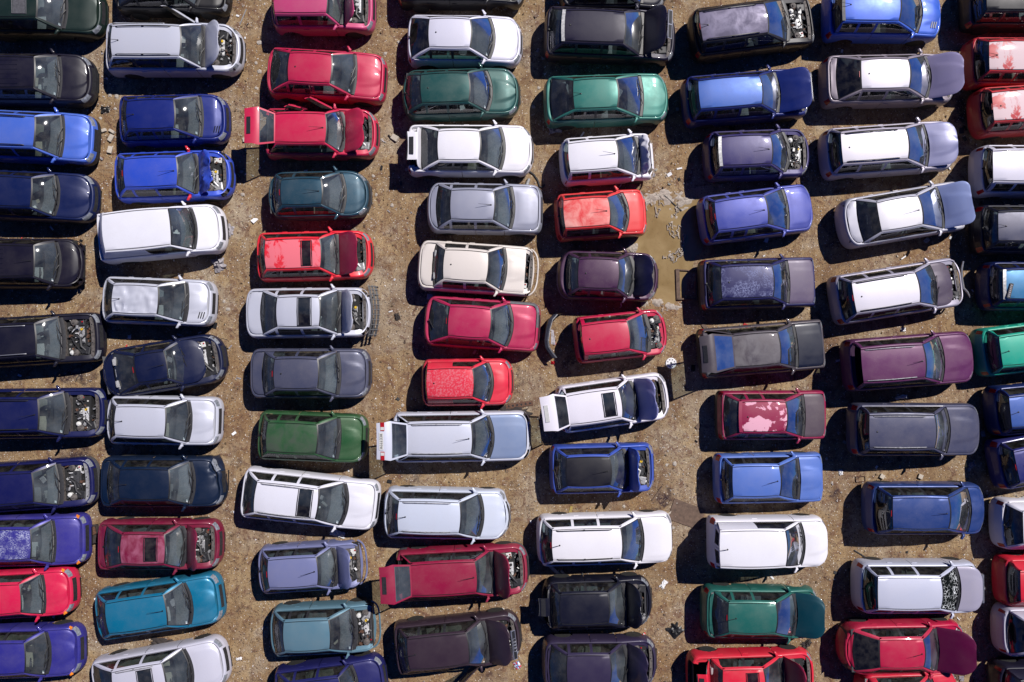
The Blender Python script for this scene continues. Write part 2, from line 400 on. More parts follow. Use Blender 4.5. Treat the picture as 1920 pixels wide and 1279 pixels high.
def car(S):
    st = dict(STYLES[S['style']]); st.update(S.get('st', {}))
    W, zroof, zc, zn, zb, zt = st['W'], st['zroof'], st['zc'], st['zn'], st['zb'], st['zt']
    nf, nr, af, ar, notch = st['nf'], st['nr'], st['af'], st['ar'], st['notch']
    rr = random.Random(S['seed'])
    # --- placement: the roof's centre line gives the axis
    A = unproj(S['ax'][0][0], S['ax'][0][1], zroof); B = unproj(S['ax'][1][0], S['ax'][1][1], zroof)
    u = Vector((B.x - A.x, B.y - A.y, 0)).normalized()
    def along(px, z):
        lo, hi = -12.0, 12.0
        for _ in range(40):
            mid = (lo + hi) / 2
            if proj((A.x + u.x * mid, A.y + u.y * mid, z))[0] < px: lo = mid
            else: hi = mid
        return lo
    sf = along(S['front'], .5) if S.get('front') else None
    sb = along(S['rear'], .55) if S.get('rear') else None
    if sf is None: sf = sb + S.get('L', st['L'])
    if sb is None: sb = sf - S.get('L', st['L'])
    mid = (sf + sb) / 2; L = sf - sb; xf, xb = L / 2, -L / 2; b = W / 2
    xws = along(S['ws'], zc) - mid if S.get('ws') else xf - 1.15
    xr1 = along(S['r1'], zroof) - mid if S.get('r1') else xws - .75
    xr0 = along(S['r0'], zroof) - mid if S.get('r0') else (xb + (1.15 if notch else .38))
    xrg = along(S['rg'], zb) - mid if S.get('rg') else (xb + (.62 if notch else .17))
    xws = min(max(xws, xr1 + .35), xf - .55)
    xr0 = max(xr0, xb + .10); xrg = min(max(xrg, xb + .14), xr0 - .06)
    bow, bowr = st.get('bow', .13), .08
    if S['style'] in ('box', 'boxsedan'): bow = .05
    yaw = math.atan2(u.y, u.x)
    name, cat = KIND[S['style']]
    root = empty(name, (A.x + u.x * mid, A.y + u.y * mid, 0), yaw)
    tag(root, S['label'], cat, 'scrapped cars parked in rows on the dirt')
    P = S['paint']; PR = S.get('roofpaint') or P; PH_ = S.get('hoodpaint') or P
    bump_m = S.get('bumper') or P

    hood_o = S.get('hood', 0)          # 0 closed, 'gone', or an angle in degrees
    tail_o = S.get('tail', 0)          # angle of an open tailgate / boot lid
    nofront = S.get('nofront', 0); dent = S.get('dent', 0)
    xcf, xcr = xf - af, xb + ar
    xwsc = xws - bow; xrgc = xrg + bowr
    xwf, xwr, ra = xf - .80 * (L / 4.1) ** .5, xb + .74 * (L / 4.1) ** .7, .345
    zs = .20 if S['style'] != 'suv' else .30
    zprof = [(xb - .1, zt), (xb + .25, zt + .015), (xrg, zb), (lerp(xrg, xwsc, .5), lerp(zb, zc, .5) - .01), (xwsc, zc), (lerp(xws, xf, .55), lerp(zc, zn, .42)), (xf - .12, lerp(zc, zn, .88)), (xf + .1, zn - .02)]
    def ztop(x):
        for (x0, z0), (x1, z1) in zip(zprof, zprof[1:]):
            if x <= x1: return lerp(z0, z1, max(0, min(1, (x - x0) / max(1e-6, x1 - x0))))
        return zprof[-1][1]
    def half(x, d=0.0, dx=None):
        dx = d if dx is None else dx
        bb = b - d
        if x > xcf: q = min(1, (x - xcf) / (af - dx)); return bb * (1 - q ** nf) ** (1 / nf)
        if x < xcr: q = min(1, (xcr - x) / (ar - dx)); return bb * (1 - q ** nr) ** (1 / nr)
        return bb
    doors4 = S.get('doors', 4 if L > 3.7 and S['style'] not in ('coupe', 'van') else 2) == 4
    xA = xwsc - .16
    xB = (xr1 - .70 + (.12 if xr1 - xr0 < 1.4 else 0)) if doors4 else xr1 - .92
    xC = max(xB - .86, xwr + .16) if doors4 else xB
    xB = max(xB, xr0 + .25)
    ranges = [(xB + .008, xA - .008)] + ([(xC + .008, xB - .008)] if doors4 and xB - xC > .35 else [])
    van = S['style'] == 'van'

    # --- half outline, nose to tail
    pts = []
    nc = 13
    for i in range(nc + 1):
        th = math.pi / 2 * i / nc
        x = xcf + af * max(0, math.cos(th)) ** (2 / nf); y = b * math.sin(th) ** (2 / nf)
        nx, ny = (max(0, x - xcf) / af) ** (nf - 1) / af, (y / b) ** (nf - 1) / b
        l = math.hypot(nx, ny) or 1; pts.append((x, y, nx / l, ny / l))
    xs = set()
    n = int((xcf - xcr) / .11) + 1
    for i in range(1, n): xs.add(round(lerp(xcf, xcr, i / n), 4))
    for xw in (xwf, xwr):
        for k in range(-9, 10): xs.add(round(xw + ra * math.sin(k / 9 * math.pi / 2), 4))
    hard = [v for r in ranges for v in r] + [xA + .008] + [xwsc, xrgc]
    xs = [x for x in xs if xcr + .02 < x < xcf - .02 and all(abs(x - h) > .022 for h in hard)] + [h for h in hard if xcr + .01 < h < xcf - .01]
    for x in sorted(set(xs), reverse=True): pts.append((x, b, 0, 1))
    for i in range(nc + 1):
        th = math.pi / 2 * (1 - i / nc)
        x = xcr - ar * max(0, math.cos(th)) ** (2 / nr); y = b * math.sin(th) ** (2 / nr)
        nx, ny = -(max(0, xcr - x) / ar) ** (nr - 1) / ar, (y / b) ** (nr - 1) / b
        l = math.hypot(nx, ny) or 1; pts.append((x, y, nx / l, ny / l))
    def bottom(x, y):
        z = zs
        if abs(y) > .55 * b:
            for xw in (xwf, xwr):
                if abs(x - xw) < ra: z = max(z, .29 + math.sqrt(max(0, ra * ra - (x - xw) ** 2)))
        return z
    def dmg(p):
        if not dent: return p
        x, y, z = p
        w = sm((x - (xf - dent[0])) / dent[0]) if x > xf - dent[0] else 0
        if len(dent) > 2: w *= sm((y * dent[2] + .5 * b) / b)
        if w <= 0: return p
        q = mnoise.noise_vector(Vector((x * 2.3 + S['seed'], y * 2.6, z * 2.2)))
        q2 = mnoise.noise_vector(Vector((x * 7 + S['seed'], y * 7, z * 6)))
        a = dent[1] * w
        return (x - a * .8 + a * (q.x * 1.2 + q2.x * .5), y + a * (q.y + q2.y * .5), z + a * (q.z * .9 + q2.z * .5))
    NR = len(ROWF)
    def column(p, sg):
        x, y, nx, ny = p; bz = bottom(x, y); tz = ztop(x); col = []
        for k in range(NR):
            d = INS_S[k] * abs(ny) ** 1.5 + (INS_F if nx > 0 else INS_R)[k] * abs(nx) ** 1.5
            if abs(nx) < 1e-6: d = INS_S[k]
            col.append(dmg((x - nx * d, sg * (y - ny * d), max(bz, zs + ROWF[k] * (tz - zs)))))
        d0 = INS_S[-1] * abs(ny) ** 1.5 + (INS_F if nx > 0 else INS_R)[-1] * abs(nx) ** 1.5
        for da, dz in ((.022, .007), (.040, .004), (.047, -.035), (.17, -.05)):
            d = d0 + da; col.append(dmg((x - nx * d, sg * max(0, y - ny * d), tz + dz)))
        return col
    body = MB(); fb = MB(); rb = MB(); grille = MB()
    heads = {1: MB(), -1: MB()}; tails = {1: MB(), -1: MB()}
    dmb = {(i, s): MB() for i in range(len(ranges)) for s in (1, -1)}
    opened = {(d[1], 1 if d[0] == 'left' else -1): d[2] for d in S.get('open_doors', [])}
    tl_y = st.get('tl', .72)
    for sg in (1, -1):
        cols = [column(p, sg) for p in pts]
        for i in range(len(pts) - 1):
            (x0, y0, nx0, ny0), (x1, y1, nx1, ny1) = pts[i], pts[i + 1]
            xm, ym, nxm = (x0 + x1) / 2, (y0 + y1) / 2, (nx0 + nx1) / 2
            front = xm > xcf - .01; rear = xm < xcr + .01
            for k in range(NR - 1):
                q = (cols[i][k], cols[i + 1][k], cols[i + 1][k + 1], cols[i][k + 1])
                if abs(q[0][2] - q[3][2]) < 1e-5 and abs(q[1][2] - q[2][2]) < 1e-5: continue
                tgt = body
                if S.get('torn') and front and xm > xf - .40 + .10 * mnoise.noise(Vector((ym * 4, k, S['seed']))): continue
                if front and k <= 2: tgt = None if nofront else fb
                elif rear and k <= 2: tgt = rb
                elif front and 4 <= k <= 6 and .60 * b < ym < .93 * b and xm > xf - .36: tgt = None if nofront else heads[sg]
                elif front and 3 <= k <= 4 and ym <= .50 * b: tgt = None if nofront else grille
                elif rear and 3 <= k <= 5 and ym > (tl_y + .06) * b and xm < xb + st.get('tlx', .15): tgt = tails[sg]
                elif rear and k >= 3 and ym <= tl_y * b and tail_o: tgt = None
                elif not front and not rear:
                    for di, (a0, a1) in enumerate(ranges):
                        if a0 - 1e-4 <= min(x0, x1) and max(x0, x1) <= a1 + 1e-4: tgt = dmb[(di, sg)]
                        elif (abs(x0 - x1) < .0175) and any(abs(xm - e) < .003 for e in (xA, xB, xC)): tgt = None
                if tgt is body and S.get('fender') and sg > 0 and xm > xwsc + .1 and k >= 4: tgt.quad(*q, 2)
                elif tgt is not None: tgt.quad(*(q if sg > 0 else q[::-1]))
            cabin = xrgc < xm < xwsc
            for k in range(NR - 1, NR + 3):
                if cabin and k > NR - 1: break
                if rear and tail_o and ym <= tl_y * b: break
                if S.get('torn') and front and xm > xf - .40 and ym < .88 * b: break
                q = (cols[i][k], cols[i + 1][k], cols[i + 1][k + 1], cols[i][k + 1])
                tgt = body
                if cabin:
                    for di, (a0, a1) in enumerate(ranges):
                        if a0 - 1e-4 <= min(x0, x1) and max(x0, x1) <= a1 + 1e-4: tgt = dmb[(di, sg)]
                tgt.quad(*(q if sg > 0 else q[::-1]), *([2] if S.get('fender') and tgt is body and sg > 0 and xm > xwsc + .1 and k < NR + 2 else []))

    # --- greenhouse
    rw = b - .105 - st['tum']
    xm_, hl = (xr0 + xr1) / 2, (xr1 - xr0) / 2
    def zre(x): return zroof - .055 - .03 * ((x - xm_) / hl) ** 2
    def Bp(x): return (x, half(x) - .105 if xcr < x < xcf else half(max(x, xb + .1)) - .105, ztop(x) + .006)
    def rwx(x): return rw * (1 - .05 * ((x - xm_) / hl) ** 2)
    eF = Bp(xwsc); eR = Bp(max(xrgc, xb + .2))
    tF = (xr1, rwx(xr1), zre(xr1)); tR = (xr0, rwx(xr0), zre(xr0))
    def U(x):
        if x > xr1:
            t = (x - xr1) / (xwsc - xr1); p = vl(tF, eF, t); return (x, p[1] + .02 * math.sin(math.pi * t), p[2] + .03 * math.sin(math.pi * t))
        if x < xr0:
            t = (xr0 - x) / (xr0 - eR[0]); p = vl(tR, eR, t); return (x, p[1] + .02 * math.sin(math.pi * t), p[2] + .04 * math.sin(math.pi * t))
        return (x, rwx(x), zre(x))
    wins = []
    pil = .045
    if van:
        wins = [(xB + pil, xwsc - .04, 0)]
    elif doors4:
        wins = [(xB + pil, xwsc - .04, 0)]
        if xB - xC > .35:
            wins.append((xC + pil, xB - pil, 1))
            if xC - pil - (eR[0] + .12) > .18: wins.append((eR[0] + (.10 if not notch else .2), xC - pil, 2))
    else:
        wins = [(xB + pil, xwsc - .04, 0), (eR[0] + (.12 if not notch else .25), xB - pil, 2)]
    ed = sorted(set([round(v, 4) for w in wins for v in w[:2]] + [xr0, xr1, eR[0], xwsc] + [r for q in ranges for r in q]))
    sx = list(ed)
    for a0, a1 in zip(ed, ed[1:]):
        k = int((a1 - a0) / .09)
        sx += [lerp(a0, a1, j / (k + 1)) for j in range(1, k + 1)]
    sx = sorted(set(sx))
    wmb = {}
    wlo, whi = (min(w[0] for w in wins), max(w[1] for w in wins)) if not van else (9, 9)
    for sg in (1, -1):
        cols = []
        for x in sx:
            p0, p1 = Bp(max(x, eR[0])), U(x)
            H = math.dist(p0, p1); lo = min(.5, .03 / max(H, 1e-4)); hi = max(lo, 1 - .06 / max(H, 1e-4))
            c = []
            for t in (0, lo, lerp(lo, hi, .35), lerp(lo, hi, .7), hi, 1):
                p = vl(p0, p1, t); c.append((p[0], sg * (p[1] + .035 * math.sin(math.pi * t) * min(1, H / .4)), p[2]))
            cols.append(c)
        for i in range(len(sx) - 1):
            xm = (sx[i] + sx[i + 1]) / 2
            win = next((w for w in wins if w[0] - 1e-4 < xm < w[1] + 1e-4), None)
            din = next((di for di, (a0, a1) in enumerate(ranges) if a0 < xm < a1 and (di, sg) in opened), None)
            for k in range(5):
                q = (cols[i][k], cols[i][k + 1], cols[i + 1][k + 1], cols[i + 1][k])
                if sg > 0: q = q[::-1]
                if win and 1 <= k <= 3:
                    wmb.setdefault((win[2], sg), MB()).quad(*q)
                elif din is not None and k < 4: dmb[(din, sg)].quad(*q)
                elif S['blackpillar'] and 1 <= k <= 3 and wlo < xm < whi: body.quad(*q, 1)
                else: body.quad(*q)
    # windscreen and rear glass share their edges with the pillars
    gv = [-1, -.955, -.6, -.25, .1, .45, .75, .955, 1]
    gu = [0, .05, .25, .5, .75, .94, 1]
    def ws_pt(uu, v):
        x0 = xws - bow * v * v; p0 = (x0, v * (eF[1] - .035), lerp(zc + .015, zc + .045, 1 - v * v))
        p1 = (xr1 + .05 * (1 - v * v), v * (rwx(xr1) - .03), zre(xr1) + .045 * (1 - v * v))
        p = vl(p0, p1, uu); k = math.sin(math.pi * uu)
        return (p[0] + .02 * k, p[1], p[2] + .03 * k)
    def rg_pt(uu, v):
        p0 = (xrg + bowr * v * v, v * (eR[1] - .035), ztop(xrg) + .02)
        p1 = (xr0 - .03 * (1 - v * v), v * (rwx(xr0) - .03), zre(xr0) + .045 * (1 - v * v))
        p = vl(p0, p1, uu); k = math.sin(math.pi * uu)
        return (p[0] - .025 * k, p[1], p[2] + .035 * k)
    ring = lambda i, j: 1 if i in (0, len(gu) - 2) or j in (0, len(gv) - 2) else 0
    if S.get('wsglass') != 'none':
        m = MB(); m.grid([[ws_pt(a, v) for v in gv] for a in gu], mf=ring)
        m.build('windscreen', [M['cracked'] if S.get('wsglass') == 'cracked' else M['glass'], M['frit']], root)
    if not van and S.get('rearglass') != 'none' and not (tail_o and not notch):
        m = MB(); m.grid([[rg_pt(a, v) for v in gv] for a in gu], mf=ring)
        m.build('rear_window', [S.get('rgmat') or M['rear'], M['frit']], root)
    for sg in (1, -1):
        for (fn, tp, lowx, X0) in ((ws_pt, 'F', xwsc, xr1), (rg_pt, 'R', eR[0], xr0)):
            if tp == 'R' and tail_o and not notch: continue
            rows = []
            for uu in gu:
                x = lerp(lowx, X0, uu); p = U(x); rows.append([(p[0], sg * p[1], p[2]), fn(uu, sg)])
            body.grid(rows)
    if van and S.get('vanrear'):
        for sg in (1, -1):
            dm = MB(); gm = MB(); vv_ = [.02, .14, .82, .96] ; uu_ = [0, .12, .85, 1]
            for i in range(3):
                for j in range(3):
                    q = [rg_pt(uu_[i], sg * vv_[j]), rg_pt(uu_[i + 1], sg * vv_[j]), rg_pt(uu_[i + 1], sg * vv_[j + 1]), rg_pt(uu_[i], sg * vv_[j + 1])]
                    (gm if i == 1 and j == 1 else dm).quad(*q)
            dd = dm.build('rear_door', P, root); gm.build('window', M['tint'], dd)
    elif van:
        body.grid([[rg_pt(a, v) for v in gv] for a in gu])
    # roof panel with gutters
    roof = MB(); rv = [-1, -.97, -.8, -.5, -.2, .2, .5, .8, .97, 1]
    nxr = 10; rows = []
    sh = .90
    bowF, bowR = .05, -.03
    rdent = S.get('roofdent', 0)
    def rz(x, v): return zre(x) + .045 * (1 - (v * sh) ** 2)
    nyv = len(rv)
    if rdent: nxr = 22; rv = [-1, -.97] + [lerp(-.9, .9, k / 14) for k in range(15)] + [.97, 1]
    for i in range(nxr + 1):
        t = i / nxr; rows.append([])
        for v in rv:
            x = lerp(xr0 + bowR * (1 - v * v), xr1 + bowF * (1 - v * v), t)
            y = v * sh * rwx(lerp(xr0, xr1, t)); z = rz(lerp(xr0, xr1, t), v) + (.012 if abs(v) < .99 and 0 < i < nxr else -.004)
            if rdent and 0 < i < nxr and abs(v) < .95:
                z -= rdent * abs(mnoise.noise(Vector((x * 3 + S['seed'], y * 2.2, 3)))) * 2.0 + rdent * .6 * mnoise.noise(Vector((x * 6, y * 7, 8)))
            rows[-1].append((x, y, z))
    roof.grid(rows)
    roof_o = roof.build('roof', PR, root)
    for sg in (1, -1):
        rows = []
        for i in range(11):
            x = lerp(xr0, xr1, i / 10); p = U(x)
            rows.append([(x, sg * sh * rwx(x), rz(x, 1) + .001), (x, sg * (sh + .02) * rwx(x), rz(x, 1) - .012), (x, sg * (sh + .045) * rwx(x), rz(x, 1) + .004), (p[0], sg * p[1], p[2])])
        body.grid(rows)
    if S.get('gutter', 1):
        for sg in (1, -1):
            g = MB()
            g.tube([(lerp(xr0 + .02, xr1 - .02, i / 8), sg * (sh + .015) * rwx(lerp(xr0, xr1, i / 8)), rz(lerp(xr0, xr1, i / 8), 1) + .002) for i in range(9)], .008, 4)
            g.build('roof_gutter', M['frit'], root)
    # cowl with wipers
    m = MB()
    hb = lambda v: xws + .10 - bow * v * v
    m.grid([[(xws - bow * v * v + .0 + d, v * (half(xws) - .16), ztop(xws) + .006 + dz) for v in [-1, -.7, -.35, 0, .35, .7, 1]] for d, dz in ((-.05, -.03), (.005, .010), (.05, .006), (.13, -.02))])
    cowl = m.build('cowl', M['black'], root)
    for s0, s1 in ((.42, -.22), (-.12, -.62)):
        m = MB(); flip = 1 if S['seed'] % 2 else -1
        v0, v1 = s0 * flip, s1 * flip
        a = ws_pt(.0, v0); c = ws_pt(.11, v1)
        m.tube([(a[0] + .05, a[1], a[2] + .01), (lerp(a[0], c[0], .5) + .02, lerp(a[1], c[1], .5), lerp(a[2], c[2], .5) + .05), (c[0], c[1], c[2] + .03)], .011, 5)
        d = ws_pt(.13, v1 + .42 * flip * .6); e = ws_pt(.09, v1 - .2 * flip)
        m.tube([(d[0], d[1], d[2] + .025), (e[0], e[1], e[2] + .025)], .009, 4)
        m.build('wiper', M['frit'], cowl)

    # --- body, doors, lamps
    if nofront:
        body.tube([dmg((xf - .20 - .10 * (v * v), v * b * .8, .48)) for v in (-1, -.6, -.2, .2, .6, 1)], .05, 6)
        body.box((xf - .30, 0, .66), (.06, b * 1.5, .06))
    if S.get('torn'):
        oh = [(x - .03, y * .97) for x, y, _, _ in pts[:11]]
        body.tube([(x, y, .48 + .02 * math.sin(y * 7)) for x, y in oh[::-1]] + [(x, -y, .48 + .02 * math.sin(-y * 7)) for x, y in oh[1:]], .03, 6)
    body_o = body.build('body', [P, M['black'], M['primer']], root)
    for (di, sg), m in dmb.items():
        d = m.build('door', P, root)
        if d is None: continue
        a0, a1 = ranges[di]
        h = MB(); xh = a0 + .14; h.box((xh, sg * (half(xh) - .022), ztop(xh) - .13), (.17, .025, .035), ch=.2)
        h.build('handle', P if S.get('bumper') is None else M['black'], d)
        wm = wmb.get((di, sg))
        if wm and (di, sg) not in S.get('nowin', ()): wm.build('window', S.get('sidemat') or M['side'], d)
        if di == 0:
            mm = mirror_mesh(S.get('mirrormat') or P, sg)
            e = Bp(xwsc - .12)
            if (S['seed'] * 7 + sg) % 9 != 0:
                mo = put('mirror', mm, d); mo.location = (e[0], sg * (e[1] + .02), e[2] + .0)
        if (di, sg) in opened:
            # inner card so the opened door has thickness
            ic = MB(); x0_, x1_ = a0 + .03, a1 - .03
            ic.grid([[(x, sg * (half(x) - .105), z) for z in (.30, .55, ztop(x) - .02)] for x in (x0_, lerp(x0_, x1_, .5), x1_)])
            ic.build('door_card', M['trim_grey'], d)
            hx, hy = a1, sg * (half(a1) - .02)
            d.matrix_local = Matrix.Translation((hx, hy, 0)) @ Matrix.Rotation(-sg * rad(opened[(di, sg)]), 4, 'Z') @ Matrix.Translation((-hx, -hy, 0))
    for sg in (1, -1):
        wm = wmb.get((2, sg))
        if wm: wm.build('quarter_window', S.get('sidemat') or M['side'], root)
        if not doors4 and False: pass
        miss = S.get('nolamps', 0)
        if not miss: heads[sg].build('headlight', M['lamp'], root)
        tails[sg].build('tail_light', M['red'], root)
        if S.get('amber'):
            m = MB(); i = 10; p = pts[i]
            m.box((p[0] - p[2] * .07, sg * (p[1] - p[3] * .06), ztop(p[0]) - .02), (.11, .10, .05), ch=.2, rz=sg * -.5); m.build('indicator', M['amber'], root)
    if S.get('nolamps'):
        m = MB()
        for sg in (1, -1): m.box((xf - .32, sg * b * .7, .58), (.1, .3, .14))
        m.build('lamp_cavity', M['dark'], root)
    grille.build('grille', S.get('grillemat') or M['black'], root)
    if fb.f:
        fo = fb.build('front_bumper', bump_m, root)
        m = MB(); m.box((xf - .006, 0, .31), (.02, b * .8, .07)); m.build('air_intake', M['frit'], fo)
    ro = rb.build('rear_bumper', bump_m, root)
    # --- hood
    hin = .124
    def hood_rows(dz, din=0.0):
        tipx = xcf + .955 * (af - .158 - din) - S.get('hoodshort', 0); rows = []
        us = [0, .03, .12, .25, .4, .55, .7, .8, .88, .94, .98, 1]
        vs = [-1, -.97, -.86, -.78, -.7, -.62, -.54, -.46, -.38, -.3, -.18, 0, .18, .3, .38, .46, .54, .62, .7, .78, .86, .97, 1]
        for uu in us:
            rows.append([])
            for v in vs:
                x = lerp(hb(v), tipx, uu)
                hw = half(x, hin + din, .158 + din) if x > xcf else b - hin - din
                y = v * hw
                hs = S['hoodstyle']; edge_v = (.58 if hs != 1 else .80) - (.22 * uu if hs in (0, 2) else 0)
                cr = .030 * (1 - v * v) + (.020 if hs != 3 else .004) * sm((edge_v + .05 - abs(v)) / .10) * sm(uu * 4) + (.016 * sm((.26 - abs(v)) / .1) if hs == 2 else 0)
                z = ztop(x) + .010 + cr + dz - (.012 if abs(v) == 1 else 0)
                p = (x, y, z)
                if S.get('crumple'):
                    c = S['crumple']; q = mnoise.noise_vector(Vector((x * 2.5 + S['seed'], y * 2.3, 1))); q2 = mnoise.noise_vector(Vector((x * 6.5, y * 6.5, S['seed'])))
                    w = sm(uu * 1.6); p = (x + c * w * (q.x + q2.x * .5) * .6, y + c * w * q.y * .5, z + c * w * (q.z + q2.z * .6))
                else: p = dmg(p)
                rows[-1].append(p)
        return rows
    if hood_o != 'gone':
        m = MB(); t = hood_rows(0); u2 = hood_rows(-.028, .012)
        m.grid(t, 0); m.grid([r[::-1] for r in u2], 1)
        edge_t = t[0] + [r[-1] for r in t[1:]] + t[-1][::-1][1:] + [r[0] for r in t[::-1]][1:]
        edge_u = u2[0] + [r[-1] for r in u2[1:]] + u2[-1][::-1][1:] + [r[0] for r in u2[::-1]][1:]
        m.grid([edge_t, edge_u], 0)
        ho = m.build('hood', [PH_, M['primer'] if S.get('under') is None else S['under']], root)
        if S.get('scoop'):
            for s_ in S['scoop']:
                q = MB(); xx, yy = xws + .42, s_ * .42; zz = ztop(xx) + .045
                for j in range(3): q.box((xx + j * .075, yy, zz - j * .012), (.03, .22, .012), rz=.25 * s_)
                q.build('hood_vent', M['frit'], ho)
        tx = xcf + .955 * (af - .158)
        if S.get('hoodgrille'):
            g = MB(); zz = ztop(tx) - .10
            g.box((tx + .03, 0, zz), (.06, .95, .17), ch=.1)
            go = g.build('grille', [M['chrome']], ho)
            g = MB(); 
            for j in range(-1, 2, 2): g.box((tx + .064, j * .235, zz), (.012, .43, .12))
            g.build('grille_mesh', [M['frit']], ho)
        if S.get('emblem'):
            g = MB()
            zz = ztop(tx) - .10
            n = 4 if S['emblem'] == 'rings' else 1
            R0 = .068 if n == 4 else .06
            for k in range(n):
                cy = (k - (n - 1) / 2) * .098; rows = []
                for i in range(19):
                    a = 2 * math.pi * i / 18
                    rows.append([(tx + .080 + .011 * math.sin(c), cy + (R0 + .011 * math.cos(c)) * math.cos(a), zz + (R0 + .011 * math.cos(c)) * math.sin(a)) for c in [2 * math.pi * j / 5 for j in range(5)]])
                g.grid(rows, closed=True)
            if n == 1: g.tube([(tx + .08, -.075, zz - .012), (tx + .08, -.012, zz - .02), (tx + .08, .012, zz + .02), (tx + .08, .075, zz + .012)], .011, 5)
            g.build('emblem', M['chrome'], ho, smooth=60)
        if S.get('diamond'):
            g = MB(); zz = ztop(tx) + .0
            for q in ((0, .09, .05, 0), (.05, 0, 0, -.09), (0, -.09, -.05, 0), (-.05, 0, 0, .09)):
                g.tube([(tx - .10 + q[1], q[0], zz + .05), (tx - .10 + q[3], q[2], zz + .05)], .012, 5)
            g.build('emblem', M['chrome'], ho)
        if hood_o:
            hx, hz = xws + .08, ztop(xws); stretch = 1.0
            if S.get('hoodtip'):
                mw = Matrix.Translation(root.location) @ Matrix.Rotation(yaw, 4, 'Z')
                def tipx_(deg, st_=1.0):
                    l = (tx - hx) * st_; dz = ztop(tx) - hz; q = rad(deg)
                    return proj(mw @ Vector((hx + l * math.cos(q) - dz * math.sin(q), 0, hz + .02 + l * math.sin(q) + dz * math.cos(q))))[0]
                best = max(range(4, 88), key=tipx_)
                if tipx_(best) < S['hoodtip']:
                    hood_o = best
                    while tipx_(best, stretch) < S['hoodtip'] and stretch < 1.22: stretch += .01
                elif S['hoodtip'] > tipx_(4): hood_o = next((d for d in range(4, 60) if tipx_(d) >= S['hoodtip']), best)
                else:
                    hood_o = next((d for d in range(87, 3, -1) if tipx_(d) >= S['hoodtip']), best)
                if stretch > 1: ho.data.transform(Matrix.Translation((hx, 0, 0)) @ Matrix.Diagonal((stretch, 1, 1, 1)) @ Matrix.Translation((-hx, 0, 0)))
            a = rad(hood_o); tw = rad(S.get('hoodtwist', 0))
            ho.matrix_local = Matrix.Translation((hx, 0, hz + .02)) @ Matrix.Rotation(-a, 4, 'Y') @ Matrix.Rotation(tw, 4, 'Z') @ Matrix.Translation((-hx, 0, -hz))
        if S.get('hoodslide'):
            dx, dy, dz, tz_ = S['hoodslide']
            ho.matrix_local = Matrix.Translation((dx, dy, dz)) @ Matrix.Rotation(rad(tz_), 4, 'Z') @ ho.matrix_local
    if S['rearwiper'] and not van and not notch and not tail_o and S.get('rearglass') != 'none':
        m = MB(); p = rg_pt(.04, .02); q = rg_pt(.30, .42 * (1 if S['seed'] % 2 else -1)); m.tube([(p[0] - .02, p[1], p[2] + .02), (q[0] - .015, q[1], q[2] + .03)], .010, 5)
        m.lathe([(.03, 0), (.03, .03), (.001, .035)], (p[0] - .03, p[1], p[2]), 'z', 8); m.build('rear_wiper', M['frit'], root)
    if not van and not tail_o and S['seed'] % 3 == 0 and S.get('rearglass') != 'none':
        m = MB(); p = rg_pt(.93, 0); m.box((p[0] - .01, 0, p[2] + .008), (.014, .20, .012)); m.build('brake_light', M['red'], root)
    # --- engine bay
    e0, e1, ew = xws + .06, xf - .24, b - .17
    if hood_o or S.get('torn'):
        engine(root, S, rr, e0, e1, ew, ztop, b, P)
    else:
        m = MB(); m.box(((e0 + e1) / 2, 0, .5), (e1 - e0 - .1, ew * 1.7, .3)); m.build('engine_block', M['dark'], root)
    # --- boot lid / tailgate
    plate = S.get('plate', 0)
    if notch or xrg - xb > .30:
        rows = []; tipx = xcr - .955 * (ar - .165)
        for uu in [0, .06, .25, .5, .72, .86, .95, 1]:
            rows.append([])
            for v in [-1, -.97, -.7, -.35, 0, .35, .7, .97, 1]:
                x = lerp(xrg - .015 + bowr * v * v, tipx, uu)
                hw = half(x, .155, .165) if x < xcr else b - .155
                rows[-1].append((x, v * hw * (.97 if tail_o else 1), ztop(x) + .010 + .028 * (1 - v * v) - (.010 if abs(v) == 1 else 0)))
        m = MB()
        if tail_o:
            last = rows[-1]; rows.append([(p[0] - .05, p[1] * 1.02, p[2] - .05) for p in last]); rows.append([(p[0] - .09, p[1] * 1.02, p[2] - .32) for p in last])
        m.grid(rows)
        if tail_o: m.grid([[(p[0] + (.02 if i > 7 else 0), p[1] * .97, p[2] - .03) for p in r] for i, r in enumerate(rows)][:], 1)
        nm = 'boot_lid' if notch else 'tailgate'
        bo = m.build(nm, [P, M['primer']], root)
        if tail_o:
            g = MB(); g.box((tipx - .095, 0, ztop(tipx) - .17), (.02, .58, .15)); g.build('plate_recess', M['black'], bo)
            hx, hz = xrg, ztop(xrg)
            bo.matrix_local = Matrix.Translation((hx, 0, hz)) @ Matrix.Rotation(rad(tail_o), 4, 'Y') @ Matrix.Translation((-hx, 0, -hz))
    if tail_o and not notch:
        P0 = (xr0 - .005, zre(xr0) + .02); P1 = (xrg - .02, zb + .02); P2 = (xb + .04, zt - .08); P3 = (xb + .015, .56)
        w0, w1 = rwx(xr0) - .01, min(eR[1], tl_y * b + .03); w3 = tl_y * b - .01
        tg = MB()
        prof = [(P0, w0), (vl((*P0, 0), (*P1, 0), .07)[:2], lerp(w0, w1, .07)), (vl((*P0, 0), (*P1, 0), .92)[:2], lerp(w0, w1, .92)), (P1, w1), (P2, w3), (P3, w3 * .97)]
        vv = [-1, -.9, -.3, .3, .9, 1]
        G = [[(p[0] - .025 * (1 - v * v), v * w, p[1] + .02 * (1 - v * v)) for v in vv] for p, w in prof]
        gl = MB()
        for i in range(len(G) - 1):
            for j in range(len(vv) - 1):
                q = (G[i][j], G[i + 1][j], G[i + 1][j + 1], G[i][j + 1])
                (gl if i == 1 and 0 < j < len(vv) - 2 else tg).quad(*q)
